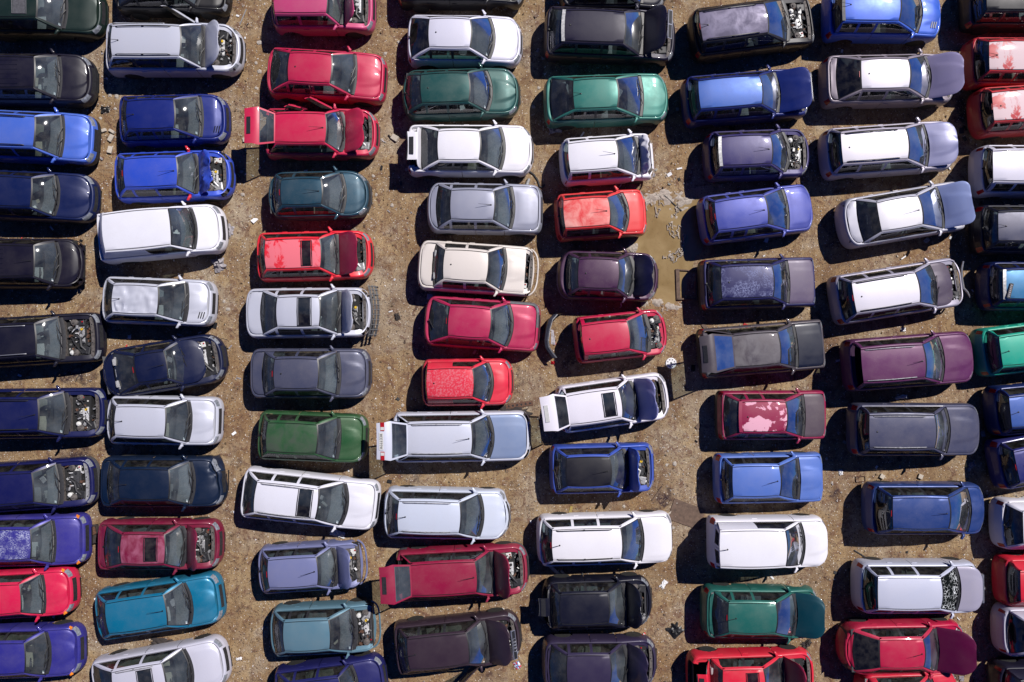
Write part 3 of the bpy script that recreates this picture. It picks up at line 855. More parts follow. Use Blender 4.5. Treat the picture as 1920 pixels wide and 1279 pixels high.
        for i in range(2, len(G) - 1): # inner skin
            for j in range(len(vv) - 1):
                tg.quad(*[(p[0] + .05, p[1] * .96, p[2]) for p in (G[i][j], G[i][j + 1], G[i + 1][j + 1], G[i + 1][j])], 1)
        to = tg.build('tailgate', [P, M['primer']], root)
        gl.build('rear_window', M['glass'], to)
        pm = vl((*P2, 0), (*P3, 0), .35)
        g = MB(); sl = math.atan2(P2[0] - P3[0], P2[1] - P3[1])
        g.box((pm[0] - .03, 0, pm[1]), (.018, .56, .14), 0, mat=Matrix.Rotation(sl, 4, 'Y'))
        pl = g.build('plate_recess', M['plate'] if plate else M['black'], to)
        if plate == 2:
            g = MB(); n_ = 7
            for k in range(n_):
                yy = (k - 3) * .070
                for (dy, dz_, w_, h_) in rr.choice([((0, .035, .045, .014), (0, -.035, .045, .014), (.018, 0, .012, .08)), ((-.016, 0, .013, .085), (.016, 0, .013, .085), (0, 0, .04, .013)), ((0, .036, .04, .013), (0, 0, .04, .013), (0, -.036, .04, .013), (-.018, .018, .012, .04))]):
                    g.box((pm[0] - .041, yy + dy, pm[1] + dz_), (.006, w_, h_))
            g.build('plate_marks', M['letter'], to)
        if S.get('taillamps'):
            for sg in (1, -1):
                g = MB(); g.box((lerp(P2[0], P3[0], .12) - .025, sg * w3 * .78, lerp(P2[1], P3[1], .2)), (.02, .28, .13)); g.build('tail_light', M['red'], to)
                g = MB(); g.box((lerp(P2[0], P3[0], .12) - .03, sg * w3 * .68, lerp(P2[1], P3[1], .2)), (.02, .10, .12)); g.build('reverse_light', M['white'], to)
        hx, hz = P0
        to.matrix_local = Matrix.Translation((hx, 0, hz)) @ Matrix.Rotation(rad(tail_o), 4, 'Y') @ Matrix.Translation((-hx, 0, -hz))
    # --- roof furniture
    if S.get('sunroof'):
        a0, a1 = [along(p, zroof) - mid for p in S['sunroof']] if S['sunroof'] is not True else (xr1 - .75, xr1 - .22)
        ws_ = S.get('sunw', .72) * rw
        m = MB(); zz = lambda x, v: rz(x, v * ws_ / (sh * rw)) + .016
        col = S.get('sunmat') or M['tint']
        m.grid([[(x, v * ws_, zz(x, v)) for v in (-1, -.5, 0, .5, 1)] for x in (a0 + .03, lerp(a0, a1, .5), a1 - .03)])
        so = m.build('sunroof', col, root)
        fr_ = MB(); zr = lambda x, v: zz(x, v) + .004
        fr_.tube([(a0, -ws_, zr(a0, -1)), (a0, 0, zr(a0, 0)), (a0, ws_, zr(a0, 1)), (a1, ws_, zr(a1, 1)), (a1, 0, zr(a1, 0)), (a1, -ws_, zr(a1, -1)), (a0, -ws_, zr(a0, -1))], .018, 4)
        fr_.build('sunroof_frame', M['frit'] if not S.get('sunmat') else S['sunmat'], so)
        if not S.get('sunmat'):
            bk = MB(); bk.grid([[(x, v * ws_, zz(x, v) - .009) for v in (-1, 0, 1)] for x in (a0, lerp(a0, a1, .5), a1)]); bk.build('sunroof_blind', M['dark'], so)
    if S.get('rails'):
        rm = M['frit'] if S['rails'] == 'black' else (M['chrome'] if S['rails'] == 'chrome' else M['steel'])
        for sg in (1, -1):
            m = MB(); yy = sg * rw * .83; x0_, x1_ = xr0 + .12, xr1 - .28
            m.tube([(x0_, yy, rz(x0_, .9) + .005), (x0_ + .08, yy, rz(x0_, .9) + .055), (lerp(x0_, x1_, .5), yy * 1.02, rz(lerp(x0_, x1_, .5), .9) + .06), (x1_ - .08, yy, rz(x1_, .9) + .055), (x1_, yy, rz(x1_, .9) + .005)], .016, 6)
            m.box((lerp(x0_, x1_, .5), yy * 1.02, rz(xm_, .9) + .03), (.06, .035, .06)); m.build('roof_rail', rm, root)
    if S.get('antenna', 1) and not S.get('sunroof'):
        a = S.get('antenna', 1)
        xa = xr1 - .06 if a == 1 else xr0 + .22
        m = MB()
        if a != 3: m.tube([(xa, 0, rz(xa, 0) + .012), (xa - .02, 0, rz(xa, 0) + .045), (xa - .42, (rr.random() - .5) * .12, rz(xa, 0) + .22)], [.014, .010, .004], 5)
        m.lathe([(.03, rz(xa, 0) + .005), (.022, rz(xa, 0) + .03), (.001, rz(xa, 0) + .035)], (xa, 0, 0), 'z', 8); m.build('antenna', M['frit'], root)
    if S.get('ribs'):
        m = MB()
        for v in (-.7, -.42, -.14, .14, .42, .7): m.tube([(xr0 + .1, v * rw, rz(xr0, v) + .012), (lerp(xr0, xr1, .5), v * rw, rz(xm_, v) + .012), (xr1 - S['ribs'], v * rw, rz(xr1 - S['ribs'], v) + .012)], .012, 4)
        m.build('roof_rib', PR, root)
    if S.get('strip'):
        m = MB(); m.grid([[(xr0 + d - .03 * (1 - v * v), v * rw * .93, rz(xr0, v) + .02) for v in (-1, -.5, 0, .5, 1)] for d in (-.05, .06)]); m.build('rear_spoiler', S['strip'], root)
    if plate == 3: # loose plate lying on the roof
        pass
    # --- cabin
    tm = M['trim_grey'] if S['seed'] % 3 == 0 else M['trim']
    m = MB(); x0_, x1_ = max(xb + .16, xrg - .6 if notch else xb + .16), xwsc + .06
    yw = b - .145
    zf = .30; zr_ = zb - .06
    def tub(x): return yw if xcr < x < xcf else max(.3, half(x) - .145)
    xs_ = [lerp(x0_, x1_, k / 8) for k in range(9)]
    m.grid([[(x, tub(x), ztop(x) - .015), (x, tub(x), zf), (x, 0, zf), (x, -tub(x), zf), (x, -tub(x), ztop(x) - .015)] for x in xs_])
    m.quad((x1_, yw, zc - .05), (x1_, yw, zf), (x1_, -yw, zf), (x1_, -yw, zc - .05)); m.quad((x0_, yw * .9, zr_), (x0_, yw * .9, zf), (x0_, -yw * .9, zf), (x0_, -yw * .9, zr_))
    if notch: m.quad((xrg + .75, yw, zb - .04), (xrg - .02, yw, zb - .02), (xrg - .02, -yw, zb - .02), (xrg + .75, -yw, zb - .04))
    elif xr0 - xrg > .45 and not tail_o: m.quad((xrg + .55, yw, zb - .06), (xrg + .05, yw, zb - .04), (xrg + .05, -yw, zb - .04), (xrg + .55, -yw, zb - .06))
    m.build('cabin_lining', tm, root)
    m = MB(); yd = eF[1] - .06; rows = []
    for (dx, z) in ((.02, zc - .0), (-.16, zc - .015), (-.36, zc - .03), (-.44, zc - .07), (-.46, zc - .2), (-.40, zc - .34)):
        rows.append([(xwsc + dx + .07 * (1 - v * v), v * yd, z + (.04 if abs(v + .55) < .3 and dx < -.2 and dx > -.45 else 0)) for v in (-1, -.85, -.55, -.25, 0, .25, .55, .85, 1)])
    m.grid(rows)
    do = m.build('dashboard', tm if S['seed'] % 2 else M['trim_grey'], root)
    lhd = -1 if S.get('rhd', S['seed'] % 3 != 1) else 1
    so = put('steering_wheel', steer_mesh(), do); so.location = (xwsc - .52, lhd * .36, zc - .05); so.rotation_euler = (0, rad(28), 0)
    sk = ('seat_dark', 'seat_grey', 'seat_grey', 'seat_beige')[S['seed'] % 4]
    seat_x = min(xB + .22, xwsc - .95)
    for sg in (1, -1):
        if S['seed'] % 11 == 5 and sg == 1: continue
        o = put('seat', seat_mesh(sk), root); o.location = (seat_x + rr.uniform(-.06, .06), sg * .36, 0 if zroof < 1.6 else .12)
    if not van:
        o = put('rear_bench', bench_mesh(sk, round(yw - .1, 1)), root); o.location = (max(seat_x - .85, x0_ + .75), 0, 0 if zroof < 1.6 else .12)
    if S['seed'] % 2 == 0:   # junk left in the cabin
        m = MB()
        for _ in range(rr.randint(3, 8)):
            m.box((seat_x + rr.uniform(-.3, .7), rr.uniform(-.5, .5), rr.uniform(.6, .82)), (rr.uniform(.05, .3), rr.uniform(.05, .25), rr.uniform(.02, .08)), rr.randrange(4), mat=Matrix.Rotation(rr.uniform(0, 3), 4, 'Z') @ Matrix.Rotation(rr.uniform(-.4, .4), 4, 'X'))
        m.build('cabin_clutter', [M['paper'], M['trim_grey'], M['rag'], M['seat_beige']], root)
    m = MB()   # inspection sticker on the screen's lower corner
    c = ws_pt(.09, -.86); d = ws_pt(.17, -.86); 
    m.quad((c[0], c[1] - .04, c[2] - .012), (c[0], c[1] + .04, c[2] - .012), (d[0], d[1] + .04, d[2] - .012), (d[0], d[1] - .04, d[2] - .012)); 
    if S['seed'] % 3: m.build('sticker', M['paper'], root)
    # --- underside and wheels
    m = MB(); m.box((0, 0, .27), (L - .5, 2 * b - .36, .10)); 
    for xw in (xwf, xwr): m.box((xw, 0, .5), (.74, 2 * b - .40, .40))
    m.build('underbody', M['dark'], root)
    ty, ri = wheel_meshes(.30 if zroof < 1.6 else .33, S['seed'] % 3 == 0)
    for xw in (xwf, xwr):
        for sg in (1, -1):
            if (S['seed'] * 3 + int(xw * 10) + sg) % 10 == 0: continue
            w = put('wheel', ty, root); w.location = (xw, sg * (b - .125), .295 if zroof < 1.6 else .325)
            if sg < 0: w.rotation_euler = (0, 0, math.pi)
            put('rim', ri, w)
    return root

def engine(root, S, rr, e0, e1, ew, ztop, b, P):
    """engine bay seen from above: liner, block, battery, air box, tank, hoses, radiator, slam panel"""
    zt = lambda x: ztop(x) - .03
    bay = MB(); xs = [lerp(e0, e1, k / 6) for k in range(7)]
    bay.grid([[(x, ew, zt(x) - .02), (x, ew - .05, zt(x) - .12), (x, ew - .12, .42), (x, 0, .36), (x, -ew + .12, .42), (x, -ew + .05, zt(x) - .12), (x, -ew, zt(x) - .02)] for x in xs])
    bay.quad((e0, ew, zt(e0)), (e0, ew, .36), (e0, -ew, .36), (e0, -ew, zt(e0))); bay.quad((e1, ew, zt(e1) - .03), (e1, ew, .36), (e1, -ew, .36), (e1, -ew, zt(e1) - .03))
    for sg in (1, -1):
        c = (e0 + .30, sg * (ew - .17), 0)
        bay.lathe([(.12, .5), (.12, zt(e0) - .10), (.09, zt(e0) - .06), (.035, zt(e0) - .05), (.03, zt(e0) - .02), (.001, zt(e0) - .02)], c, 'z', 14)
    bo = bay.build('engine_bay', M['bay'], root)
    Lx = e1 - e0; cx = e0 + Lx * rr.uniform(.46, .56); cy = rr.uniform(-.12, .12)
    m = MB(); top = zt(cx) - rr.uniform(.06, .12)
    m.box((cx, cy, (.38 + top) / 2 - .04), (.36, .62, top - .38), 0)
    m.box((cx + .03, cy, top - .03), (.20, .56, .08), rr.choice([1, 2, 0]), ch=.18)
    for k in range(4):
        yy = cy - .22 + k * .145
        m.tube([(cx - .06, yy, top - .02), (cx - .17, yy, top + .01), (cx - .25, yy, top - .08), (cx - .26, yy, top - .22)], .022, 6, rr.choice([1, 2]))
        m.lathe([(.024, top), (.024, top + .03), (.001, top + .03)], (cx + .03, yy, 0), 'z', 8, 0)
    m.box((cx - .25, cy, top - .12), (.10, .58, .09), rr.choice([1, 2, 4]), ch=.2)
    m.lathe([(.045, top), (.045, top + .04), (.001, top + .04)], (cx + .05, cy + .2, 0), 'z', 10, 3)
    for _ in range(70):
        x, y = rr.uniform(e0 + .08, e1 - .1), rr.uniform(-ew + .1, ew - .1)
        z = zt(x) - rr.uniform(.06, .26); q = rr.choice([0, 0, 0, 0, 0, 1, 2, 2, 4, 4, 4, 5 if rr.random() < .5 else 0])
        if rr.random() < .5: m.box((x, y, z), (rr.uniform(.03, .13), rr.uniform(.02, .08), rr.uniform(.05, .2)), q, mat=Matrix.Rotation(rr.uniform(0, 3), 4, 'Z') @ Matrix.Rotation(rr.uniform(-.3, .3), 4, 'X'))
        else:
            r_ = rr.uniform(.012, .045); m.lathe([(r_, z - .12), (r_, z), (r_ * .5, z + .01), (.001, z + .01)], (x, y, 0), 'z', 9, q)
    m.build('engine_block', [M['trim'], M['alu'], M['steel'], M['yellow'] if rr.random() < .6 else M['black'], M['rust'], M['white']], bo)
    sy = rr.choice([1, -1])
    m = MB(); p = (e0 + Lx * rr.uniform(.30, .75), sy * (ew - .2)); z = zt(p[0]) - .07
    if rr.random() < .75:
        m.box((p[0], p[1], z - .09), (.25, .18, .18), rr.choice([0, 0, 1]), rz=rr.uniform(-.2, .2), ch=.04); m.box((p[0] - .08, p[1] + .04, z + .012), (.04, .04, .03), 2); m.box((p[0] + .08, p[1] + .04, z + .012), (.04, .04, .03), 3)
        m.build('battery', [M['black'], M['white'], M['steel'], M['red']], bo)
    m = MB(); p = (e0 + Lx * rr.uniform(.6, .8), -sy * (ew - .24)); z = zt(p[0]) - .04
    m.box((p[0], p[1], z - .08), (.30, .26, .16), 0, rz=rr.uniform(-.3, .3), ch=.12)
    m.tube([(p[0], p[1], z - .03), (p[0] - .12, p[1] + sy * .15, z + .02), (cx, cy - sy * .12, top + .03), (cx - .15, cy, top)], .045, 8, 0)
    m.build('air_box', M['black'] if rr.random() < .7 else M['steel'], bo)
    m = MB(); p = (e0 + Lx * rr.uniform(.15, .35), -sy * rr.uniform(.3, ew - .15)); z = zt(p[0])
    m.lathe([(.08, z - .16), (.085, z - .05), (.06, z - .02), (.03, z - .015), (.03, z + .01), (.001, z + .01)], (*p, 0), 'z', 12, 0); m.build('coolant_tank', M['white'], bo)
    m = MB()
    for _ in range(16):
        a = Vector((rr.uniform(e0 + .1, e1 - .1), rr.uniform(-ew + .1, ew - .1), 0)); c = Vector((rr.uniform(e0 + .1, e1 - .1), rr.uniform(-ew + .1, ew - .1), 0))
        za = zt(a.x) - rr.uniform(.06, .2); zb_ = zt(c.x) - rr.uniform(.06, .25); k = Vector((rr.uniform(-.2, .2), rr.uniform(-.2, .2), 0))
        pts = []
        for i in range(9):
            t = i / 8; q = a.lerp(c, t) + k * math.sin(math.pi * t); pts.append((min(max(q.x, e0 + .06), e1 - .06), q.y, lerp(za, zb_, t) + .05 * math.sin(math.pi * t)))
        m.tube(pts, rr.choice([.006, .008, .012, .016, .024]), 6, 0)
    m.build('hoses', [M['black'], M['steel']], bo)
    m = MB(); z = zt(e1)
    m.box((e1 - .05, 0, z - .16), (.05, 2 * ew * .72, .30), 0)
    if rr.random() < .8:
        m.grid([[(e1 - .02 + dx - .05 * v * v, v * ew * .98, z + dz) for v in (-1, -.7, -.3, 0, .3, .7, 1)] for dx, dz in ((-.05, -.03), (-.045, .0), (.05, .0), (.055, -.05))], 1)
        for y in (-.5, -.2, .15, .42): m.lathe([(.022, z), (.022, z + .008), (.001, z + .008)], (e1 - .03, y, 0), 'z', 8, 2)
    m.build('radiator', [M['trim'], S.get('slam') or M['bay'], M['dark']], bo)
# ------------------------------------------------------------------ the cars, column by column
CARS = []
_pc = {}
def PC(r, g, b, gain=1.22): return tuple(min(.85, c / gain) for c in rgb(r, g, b))
def pm(key, **kw):
    k = (key, tuple(sorted(kw.items())))
    if k not in _pc:
        r, g, b, metal = key
        _pc[k] = paint('paint', PC(r, g, b), metal=metal, dust=(.12 if r + g + b < 180 else .5), **kw)
    return _pc[k]
def K(style, col, rear, rg, r0, y0, r1, y1, ws, front, label, **o):
    S = dict(style=style, rear=rear, rg=rg, r0=r0, r1=r1, ws=ws, front=front, label=label, seed=len(CARS) + 1)
    S['ax'] = ((r0 if r0 else 0, y0), (r1 if r1 else 1920, y1))
    S['col'] = col; S.update(o); CARS.append(S)

WHITE = (240, 237, 248, 0); SILVER = (212, 214, 226, .15); SILV2 = (196, 198, 222, .15); GREYB = (150, 155, 178, .2)
NAVY = (22, 30, 88, .1); BLACK = (16, 17, 30, 0); DPURP = (44, 30, 52, .05); BLUE = (52, 84, 190, .15); DBLUE = (18, 34, 120, .15)
RED = (222, 34, 62, 0); CRIM = (205, 32, 84, .05); MAROON = (122, 20, 58, .1); TEAL = (30, 64, 86, .2); DGREEN = (20, 62, 58, .15)
SHADEH = (138, 140, 180, .1)  # silver paint tinted with the shade and sky reflection of a raised bonnet

# column 1, cut by the left edge
K('estate', (24, 44, 40, .2), None, None, None, 2, 64, 2, 123, 198, 'dark green car with a grey sunroof panel in the top left corner', L=4.3, sunroof=(22, 48), sunpaint=1)
K('estate', (22, 20, 38, 0), None, None, None, 134, 60, 134, 112, 180, 'black car with thin roof ribs between dark green and bright blue cars', ribs=.5, bumper='black', L=4.4)
K('estate', (74, 112, 214, .15), None, None, None, 243, 60, 245.5, 117, 183, 'bright blue estate with dark roof rails at the left edge', rails='black', bumper='black', L=4.5)
K('hatch', (14, 30, 80, .15), None, None, None, 358, 54, 360, 108, 184, 'navy blue hatchback with a loose front bumper left of the crumpled blue hatchback', L=4.1)
K('estate', (22, 19, 36, 0), None, None, None, 489, 59, 489, 110, 166, 'black ribbed-roof car with a torn off nose, left of the white van', ribs=.95, nofront=1, L=4.3, dent=(.25, .05))
K('estate', (24, 24, 42, .1), None, None, None, 640, 62, 636, 116, 194, 'black estate with pale roof rails and its bonnet gone', rails='chrome', hood='gone', L=4.5)
K('estate', (20, 28, 82, .15), None, None, None, 779, 67, 778, 126, 203, 'dark blue estate with pale headlights and its bonnet gone', rails='black', hood='gone', L=4.6)
K('hatch', (24, 28, 86, .15), None, None, None, 919, 57, 915, 112, 184, 'blue car with a pale grey stripped nose around its bare engine', hood='gone', L=4.1, bumper='grey', slam=1)
K('sedan', (58, 54, 148, .15), None, None, None, 1023, 53, 1022, 101, 167, 'violet blue saloon with a frosted white worn roof', fade=('frost', (.42, .44, .60)), amber=1, L=4.2)
K('small', (214, 24, 76, 0), None, None, None, 1126, 34, 1124, 82, 146, 'glossy red car between two violet blue saloons', L=3.7, amber=1)
K('sedan', (52, 50, 144, .15), None, None, None, 1237, 42, 1236, 92, 158, 'violet blue saloon with a clean roof in the bottom left corner', amber=1, L=4.2)
# column 2
K('estate', (14, 14, 20, 0), 220, None, 262, -42, 330, -42, 375, 432, 'black car almost out of the picture above the silver estate with a raised bonnet')
K('estate', (206, 209, 224, .15), 203, None, 208, 75, 334, 75, 382, 457, 'silver estate with raised bonnet, bare engine and an open far side door', hood=50, rails='black', open_doors=[('left', 0, 32)], rhd=True, hoodtip=410)
K('hatch', (19, 38, 120, .15), 228, None, 237, 215, 323, 212, 377, 430, 'dark blue hatchback with whole bonnet above the crumpled blue hatchback', scoop=(-1,))
K('hatch', (50, 84, 206, .1), 219, None, 232, 324, 328, 320, 370, 439, 'bright blue hatchback with crumpled folded bonnet and exposed engine', hood=52, crumple=.12, mirrorred=1, nolamps=1, hoodtip=395)
K('van', (240, 240, 250, 0), 194, None, 192, 436, 315, 424, 365, 424, 'white panel van parked at a slight angle', antenna=0, rearglass='none', mirror_off=1)
K('small', (208, 211, 225, .15), 197, None, 210, 560, 292, 563, 350, 405, 'small silver hatchback with a dented roof and twin bonnet slots', roofdent=.05, scoop=(-1,), L=3.8)
K('coupe', (16, 26, 62, .1), 198, 215, 254, 693, 308, 684, 351, 423, 'dark navy rounded coupe with part of its bonnet missing', hood=20, hoodslide=(-.42, 0, .12, 0), diamond=1)
K('hatch', (206, 209, 224, .15), 205, None, 215, 790, 306, 792, 356, 416, 'silver hatchback with papers heaped behind its windscreen')
K('sedan', (14, 34, 62, .2), 194, 202, 223, 909, 313, 909.5, 362, 425, 'dark teal blue hatchback with a smashed front corner', dent=(.75, .13, 1), notch0=1)
K('hatch', (128, 20, 60, .1), 188, 196, 226, 1031, 305, 1031, 347, 418, 'maroon hatchback with sunroof, bonnet propped upright over bare engine', hood=70, sunroof=(269, 294), fade=('chalk', (.34, .10, .17)), hoodtip=369)
K('estate', (14, 120, 158, .2), 185, None, 199, 1162, 307, 1146, 357, 419, 'turquoise estate parked askew above the bottom silver estate', rails=0, bumper=None)
K('estate', (212, 212, 228, .15), 180, None, 212, 1291, 305, 1274, 358, 429, 'silver estate with sunroof cut by the bottom edge', sunroof=(258, 287), rails='silver')
# column 3
K('hatch', (200, 70, 122, .05), 510, None, 514, -4, 610, -4, 643, 704, 'faded pinkish red hatchback with open bonnet at the top edge', hood=62, hoodtip=663)
K('hatch', (196, 30, 78, .05), 502, 507, 541, 124, 618, 128, 665, 725, 'complete crimson hatchback directly above the red one with open doors')
K('hatch', (206, 32, 78, 0), 498, None, 515, 239, 608, 239, 645, 711, 'red hatchback with tailgate, bonnet and far side doors all open', hood=46, tail=72, open_doors=[('left', 0, 27), ('left', 1, 14)], hoodtip=682)
K('round', (30, 72, 92, .25), 504, 512, 527, 360, 600, 358, 645, 696, 'small rounded dark teal hatchback with grey bumpers', bumper='grey', L=3.6, doors=2)
K('hatch', (238, 36, 58, 0), 483, None, 497, 477, 598, 474, 633, 700, 'bright red hatchback with sunroof and a pink peeled roof patch', hood=40, sunroof=(564, 584), fade=('edge', (.72, .16, .20)), hoodcol=(150, 16, 62, 0), sunw=.78, hoodtip=670)
K('sedan', (206, 209, 224, .15), 463, 489, 519, 585, 596, 584, 637, 700, 'silver saloon with sunroof, open bonnet and grille panel at its nose', hood=60, sunroof=(557, 583), nofront=1, sunw=.85, hoodtip=660)
K('sedan', (78, 82, 106, .2), 471, 492, 514, 701, 593, 701, 635, 696, 'slate grey saloon with closed bonnet below the silver saloon with sunroof')
K('hatch', (42, 88, 52, .1), 485, None, 500, 820, 591, 824, 635, 690, 'moss green hatchback with a mouldy looking roof', fade=('chalk', (.05, .07, .05)))
K('estate', (234, 234, 246, .05), 455, None, 478, 933, 592, 946, 649, 711, 'white estate with sunroof and roof rails parked nose down to the right', rails='silver', sunroof=(557, 584), sunw=.8)
K('small', (126, 132, 176, .15), 486, None, 503, 1078, 592, 1072.5, 630, 689, 'lavender hatchback with a half raised bonnet and stripped nose', hood=58, nofront=1, torn=1, nolamps=1, doors=4, diamond=1, hoodtip=657)
K('hatch', (98, 136, 154, .2), 508, None, 532, 1196, 615, 1192, 664, 714, 'pale blue grey hatchback with bonnet, lamps and bumper gone', hood='gone', nofront=1, torn=1, nolamps=1)
K('hatch', (36, 38, 100, .15), 519, None, 545, 1312, 636, 1300, 668, 725, 'dark blue hatchback cut by the bottom edge below the pale blue grey one')
# column 4
K('estate', (14, 15, 26, 0), 745, None, 780, -56, 880, -56, 925, 985, 'black car almost out of the picture above the silver hatchback with dark rear screen')
K('hatch', (222, 221, 238, .1), 763, 768, 805, 60, 880, 60.5, 924, 980, 'silver hatchback with large dark rear screen above the dark green one', rgmat='tint', sidemat='tint')
K('hatch', (32, 82, 80, .25), 754, 760, 790, 165, 877, 162, 919, 976, 'dark green hatchback with a stray wiper, between silver and white cars', st=dict(nf=2.5, nr=2.5, af=.7, ar=.6, tl=.86))
K('sedan', (244, 242, 250, 0), 763, 788, 822, 271.5, 897, 271.5, 943, 1001, 'white saloon with raised boot lid below the dark green hatchback', tail=80)
K('sedan', (160, 163, 182, .2), 800, 818, 846, 383, 924, 384, 961, 1018, 'silver grey hatchback with closed bonnet below the white saloon')
K('sedan', (232, 223, 216, .05), 783, 811, 833, 495, 912, 500, 946, 1010, 'beige saloon with its bumper and grille torn off', nofront=1, torn=1, hoodshort=.30, nolamps=1)
K('sedan', (186, 36, 86, .1), 795, 805, 842, 602, 917, 607, 958, 1013, 'crimson hatchback with a grey filler patch beside the loose dark bumper', fender=1, st=dict(notch=0))
K('small', (226, 44, 70, 0), 790, None, 801, 719, 885, 718, 921, 963, 'small red hatchback with a mottled sun-bleached roof', fade=('speck', (.60, .20, .24)), doors=4)
K('estate', (214, 218, 234, .15), 735, None, 764, 824.5, 882, 823, 922, 996, 'silver estate with raised tailgate carrying red lamps and a plate frame', tail=78, rails='silver', hoodcol=(128, 146, 182, .15), plate=2, taillamps=1, nolamps=1)
K('estate', (212, 220, 238, .1), 719, 724, 747, 969.5, 860, 972, 903, 958, 'silver estate with a bent up front wing and loose bumper', rails='silver', dent=(.5, .09, 1), strip=0)
K('estate', (150, 24, 64, .05), 742, None, 771, 1090, 891, 1083.5, 924, 992, 'burgundy estate with tailgate raised and bonnet open', tail=74, hood=54, bumper='grey', hoodtip=956)
K('estate', (58, 44, 56, .1), 740, None, 766, 1229.5, 875.5, 1218, 913, 978, 'dark brown estate with four-ring badge on its raised bonnet and near door open', hood=42, hoodgrille=1, emblem='rings', open_doors=[('right', 0, 40)], hoodtip=958)
# column 5
K('sedan', (14, 16, 34, 0), 1048, 1062, 1095, -45, 1165, -45, 1205, 1250, 'black car almost out of the picture above the black one with yellow strap')
K('hatch', (30, 26, 50, .1), 1020, 1030, 1057, 46, 1170, 50, 1204, 1267, 'large black hatchback with a raised bonnet near the top edge', hood=28, hoodgrille=1, strip=1, L=4.7, st=dict(W=1.76), hoodtip=1250)
K('hatch', (48, 122, 112, .2), 1019, 1032, 1077, 176, 1156, 173, 1202, 1254, 'sea green hatchback with a wide rear screen and closed bonnet')
K('small', (238, 236, 246, 0), 1049, 1054, 1068, 294, 1156, 287.5, 1197, 1227, 'small white hatchback with a crumpled upright bonnet', hood=76, crumple=.14, nofront=1, nolamps=1, doors=2, L=3.4, tl=.8)
K('small', (232, 58, 62, 0), 1040, 1045, 1059, 401, 1141, 395, 1175, 1213, 'small red hatchback with worn pale roof beside the muddy puddle', fade=('chalk', (.78, .36, .32)), bumper=None)
K('hatch', (72, 40, 74, .15), 1044, 1061, 1086, 512, 1158, 514, 1187, 1236, 'plum hatchback with raised dark bonnet and pale bumpers beside the puddle', hood=24, bumpcol=(140, 126, 168, .1), hoodcol=(22, 22, 60, .1), st=dict(nf=2.5, nr=2.6, af=.65, ar=.6, tl=.84), hoodtip=1225)
K('small', (200, 26, 74, .0), 1076, None, 1094, 637, 1178, 628, 1214, 1251, 'small red hatchback with no bonnet above the wheel cover', hood='gone', slam=2)
K('small', (240, 236, 248, 0), 1043, None, 1066, 770, 1163, 756, 1192, 1254, 'white hatchback with sunroof, raised tailgate and slanted plate frame', hood=34, tail=70, sunroof=(1131, 1155), hoodcol=(160, 162, 214, .1), plate=1, st=dict(W=1.65), L=4.0, doors=2, hoodtip=1231)  # white bonnet's colour is tinted blue for the shade on its slope
K('hatch', (52, 84, 182, .1), 1030, 1036, 1064, 886, 1143, 884, 1176, 1228, 'blue hatchback with a black roof and raised bonnet', hood=52, roofcol=(14, 14, 28, 0), hoodtip=1199)
K('estate', (242, 240, 248, 0), 1006, 1014, 1037, 1023.5, 1164, 1020, 1203, 1262, 'white estate with ajar bonnet above the black car with raised boot lid', hood=7, rails='black')
K('sedan', (20, 22, 40, .1), 1016, 1031, 1052, 1144.5, 1139.6, 1142, 1172, 1224, 'black saloon with raised boot lid and dark raised bonnet', hood=30, tail=76, hoodtip=1203)
K('sedan', (54, 46, 74, .1), 1016, 1030, 1065, 1259.5, 1143, 1259, 1174, 1233, 'dark purple saloon with raised bonnet cut by the bottom edge', hood=26, hoodtip=1215)
# column 6
K('estate', (112, 106, 136, .15), 1293, None, 1316, 48, 1437, 32, 1474, 1525, 'black estate with cloudy grey roof and bonnet gone, at the top edge', hood='gone', rails='black', bodycol=(18, 18, 30, 0), fade=('chalk', (.10, .09, .14)))  # roof grey and its blotches paint cloud glare over black
K('hatch', (64, 104, 186, .2), 1279, 1292, 1313, 176.5, 1427, 167, 1459, 1515, 'blue estate with raised navy bonnet and upright grille', hood=30, hoodgrille=1, hoodcol=(20, 40, 116, .1), bodycol=(22, 38, 110, .15), L=4.4, hoodtip=1521)
K('hatch', (58, 52, 108, .1), 1320, 1335, 1352, 283, 1446, 279, 1476, 1518, 'violet hatchback with no bonnet and bare black engine', hood='gone', strip=1)
K('hatch', (76, 86, 172, .15), 1311, 1322, 1345, 405, 1437, 393, 1474, 1523, 'blue violet hatchback beside the puddle with closed bonnet', bumper=None)
K('box', (40, 40, 92, .1), 1311, 1325, 1355, 530, 1449, 527, 1476, 1528, 'boxy navy car with scratched roof and faded grey bonnet', fade=('frost', (.20, .22, .38)), hoodcol=(98, 86, 112, .05), bumper='black')
K('box', (78, 72, 82, .1), 1310, None, 1378, 659, 1461, 652, 1491, 1545, 'boxy dark grey car with raised rear window and black bonnet', tail=56, hoodcol=(14, 22, 46, .05), bumper='black', fade=('chalk', (.16, .15, .16)), L=4.5)
K('boxsedan', (150, 26, 74, .05), 1343, 1355, 1390, 782, 1474, 781.5, 1505, 1549, 'maroon saloon with pink peeling roof and grey bonnet', fade=('peel', (.72, .38, .48)), hoodcol=(84, 72, 84, .05), strip=2, bumper='black')
K('boxsedan', (88, 122, 204, .1), 1339, 1353, 1376, 904, 1462, 902.6, 1496, 1543, 'plain light blue car with closed bonnet above the white van', st=dict(notch=0))
K('van', (242, 241, 250, 0), 1327, None, 1352, 1031, 1474, 1030, 1505, 1550, 'white high-roofed van with rear door glass and ajar bonnet', hood=8, st=dict(zroof=1.80, tum=.10), vanrear=1)
K('sedan', (34, 106, 98, .2), 1315, 1335, 1368, 1160, 1455, 1161, 1491, 1535, 'green saloon with raised bonnet and papers behind the windscreen', hood=24, hoodcol=(16, 70, 84, .15), hoodtip=1548)
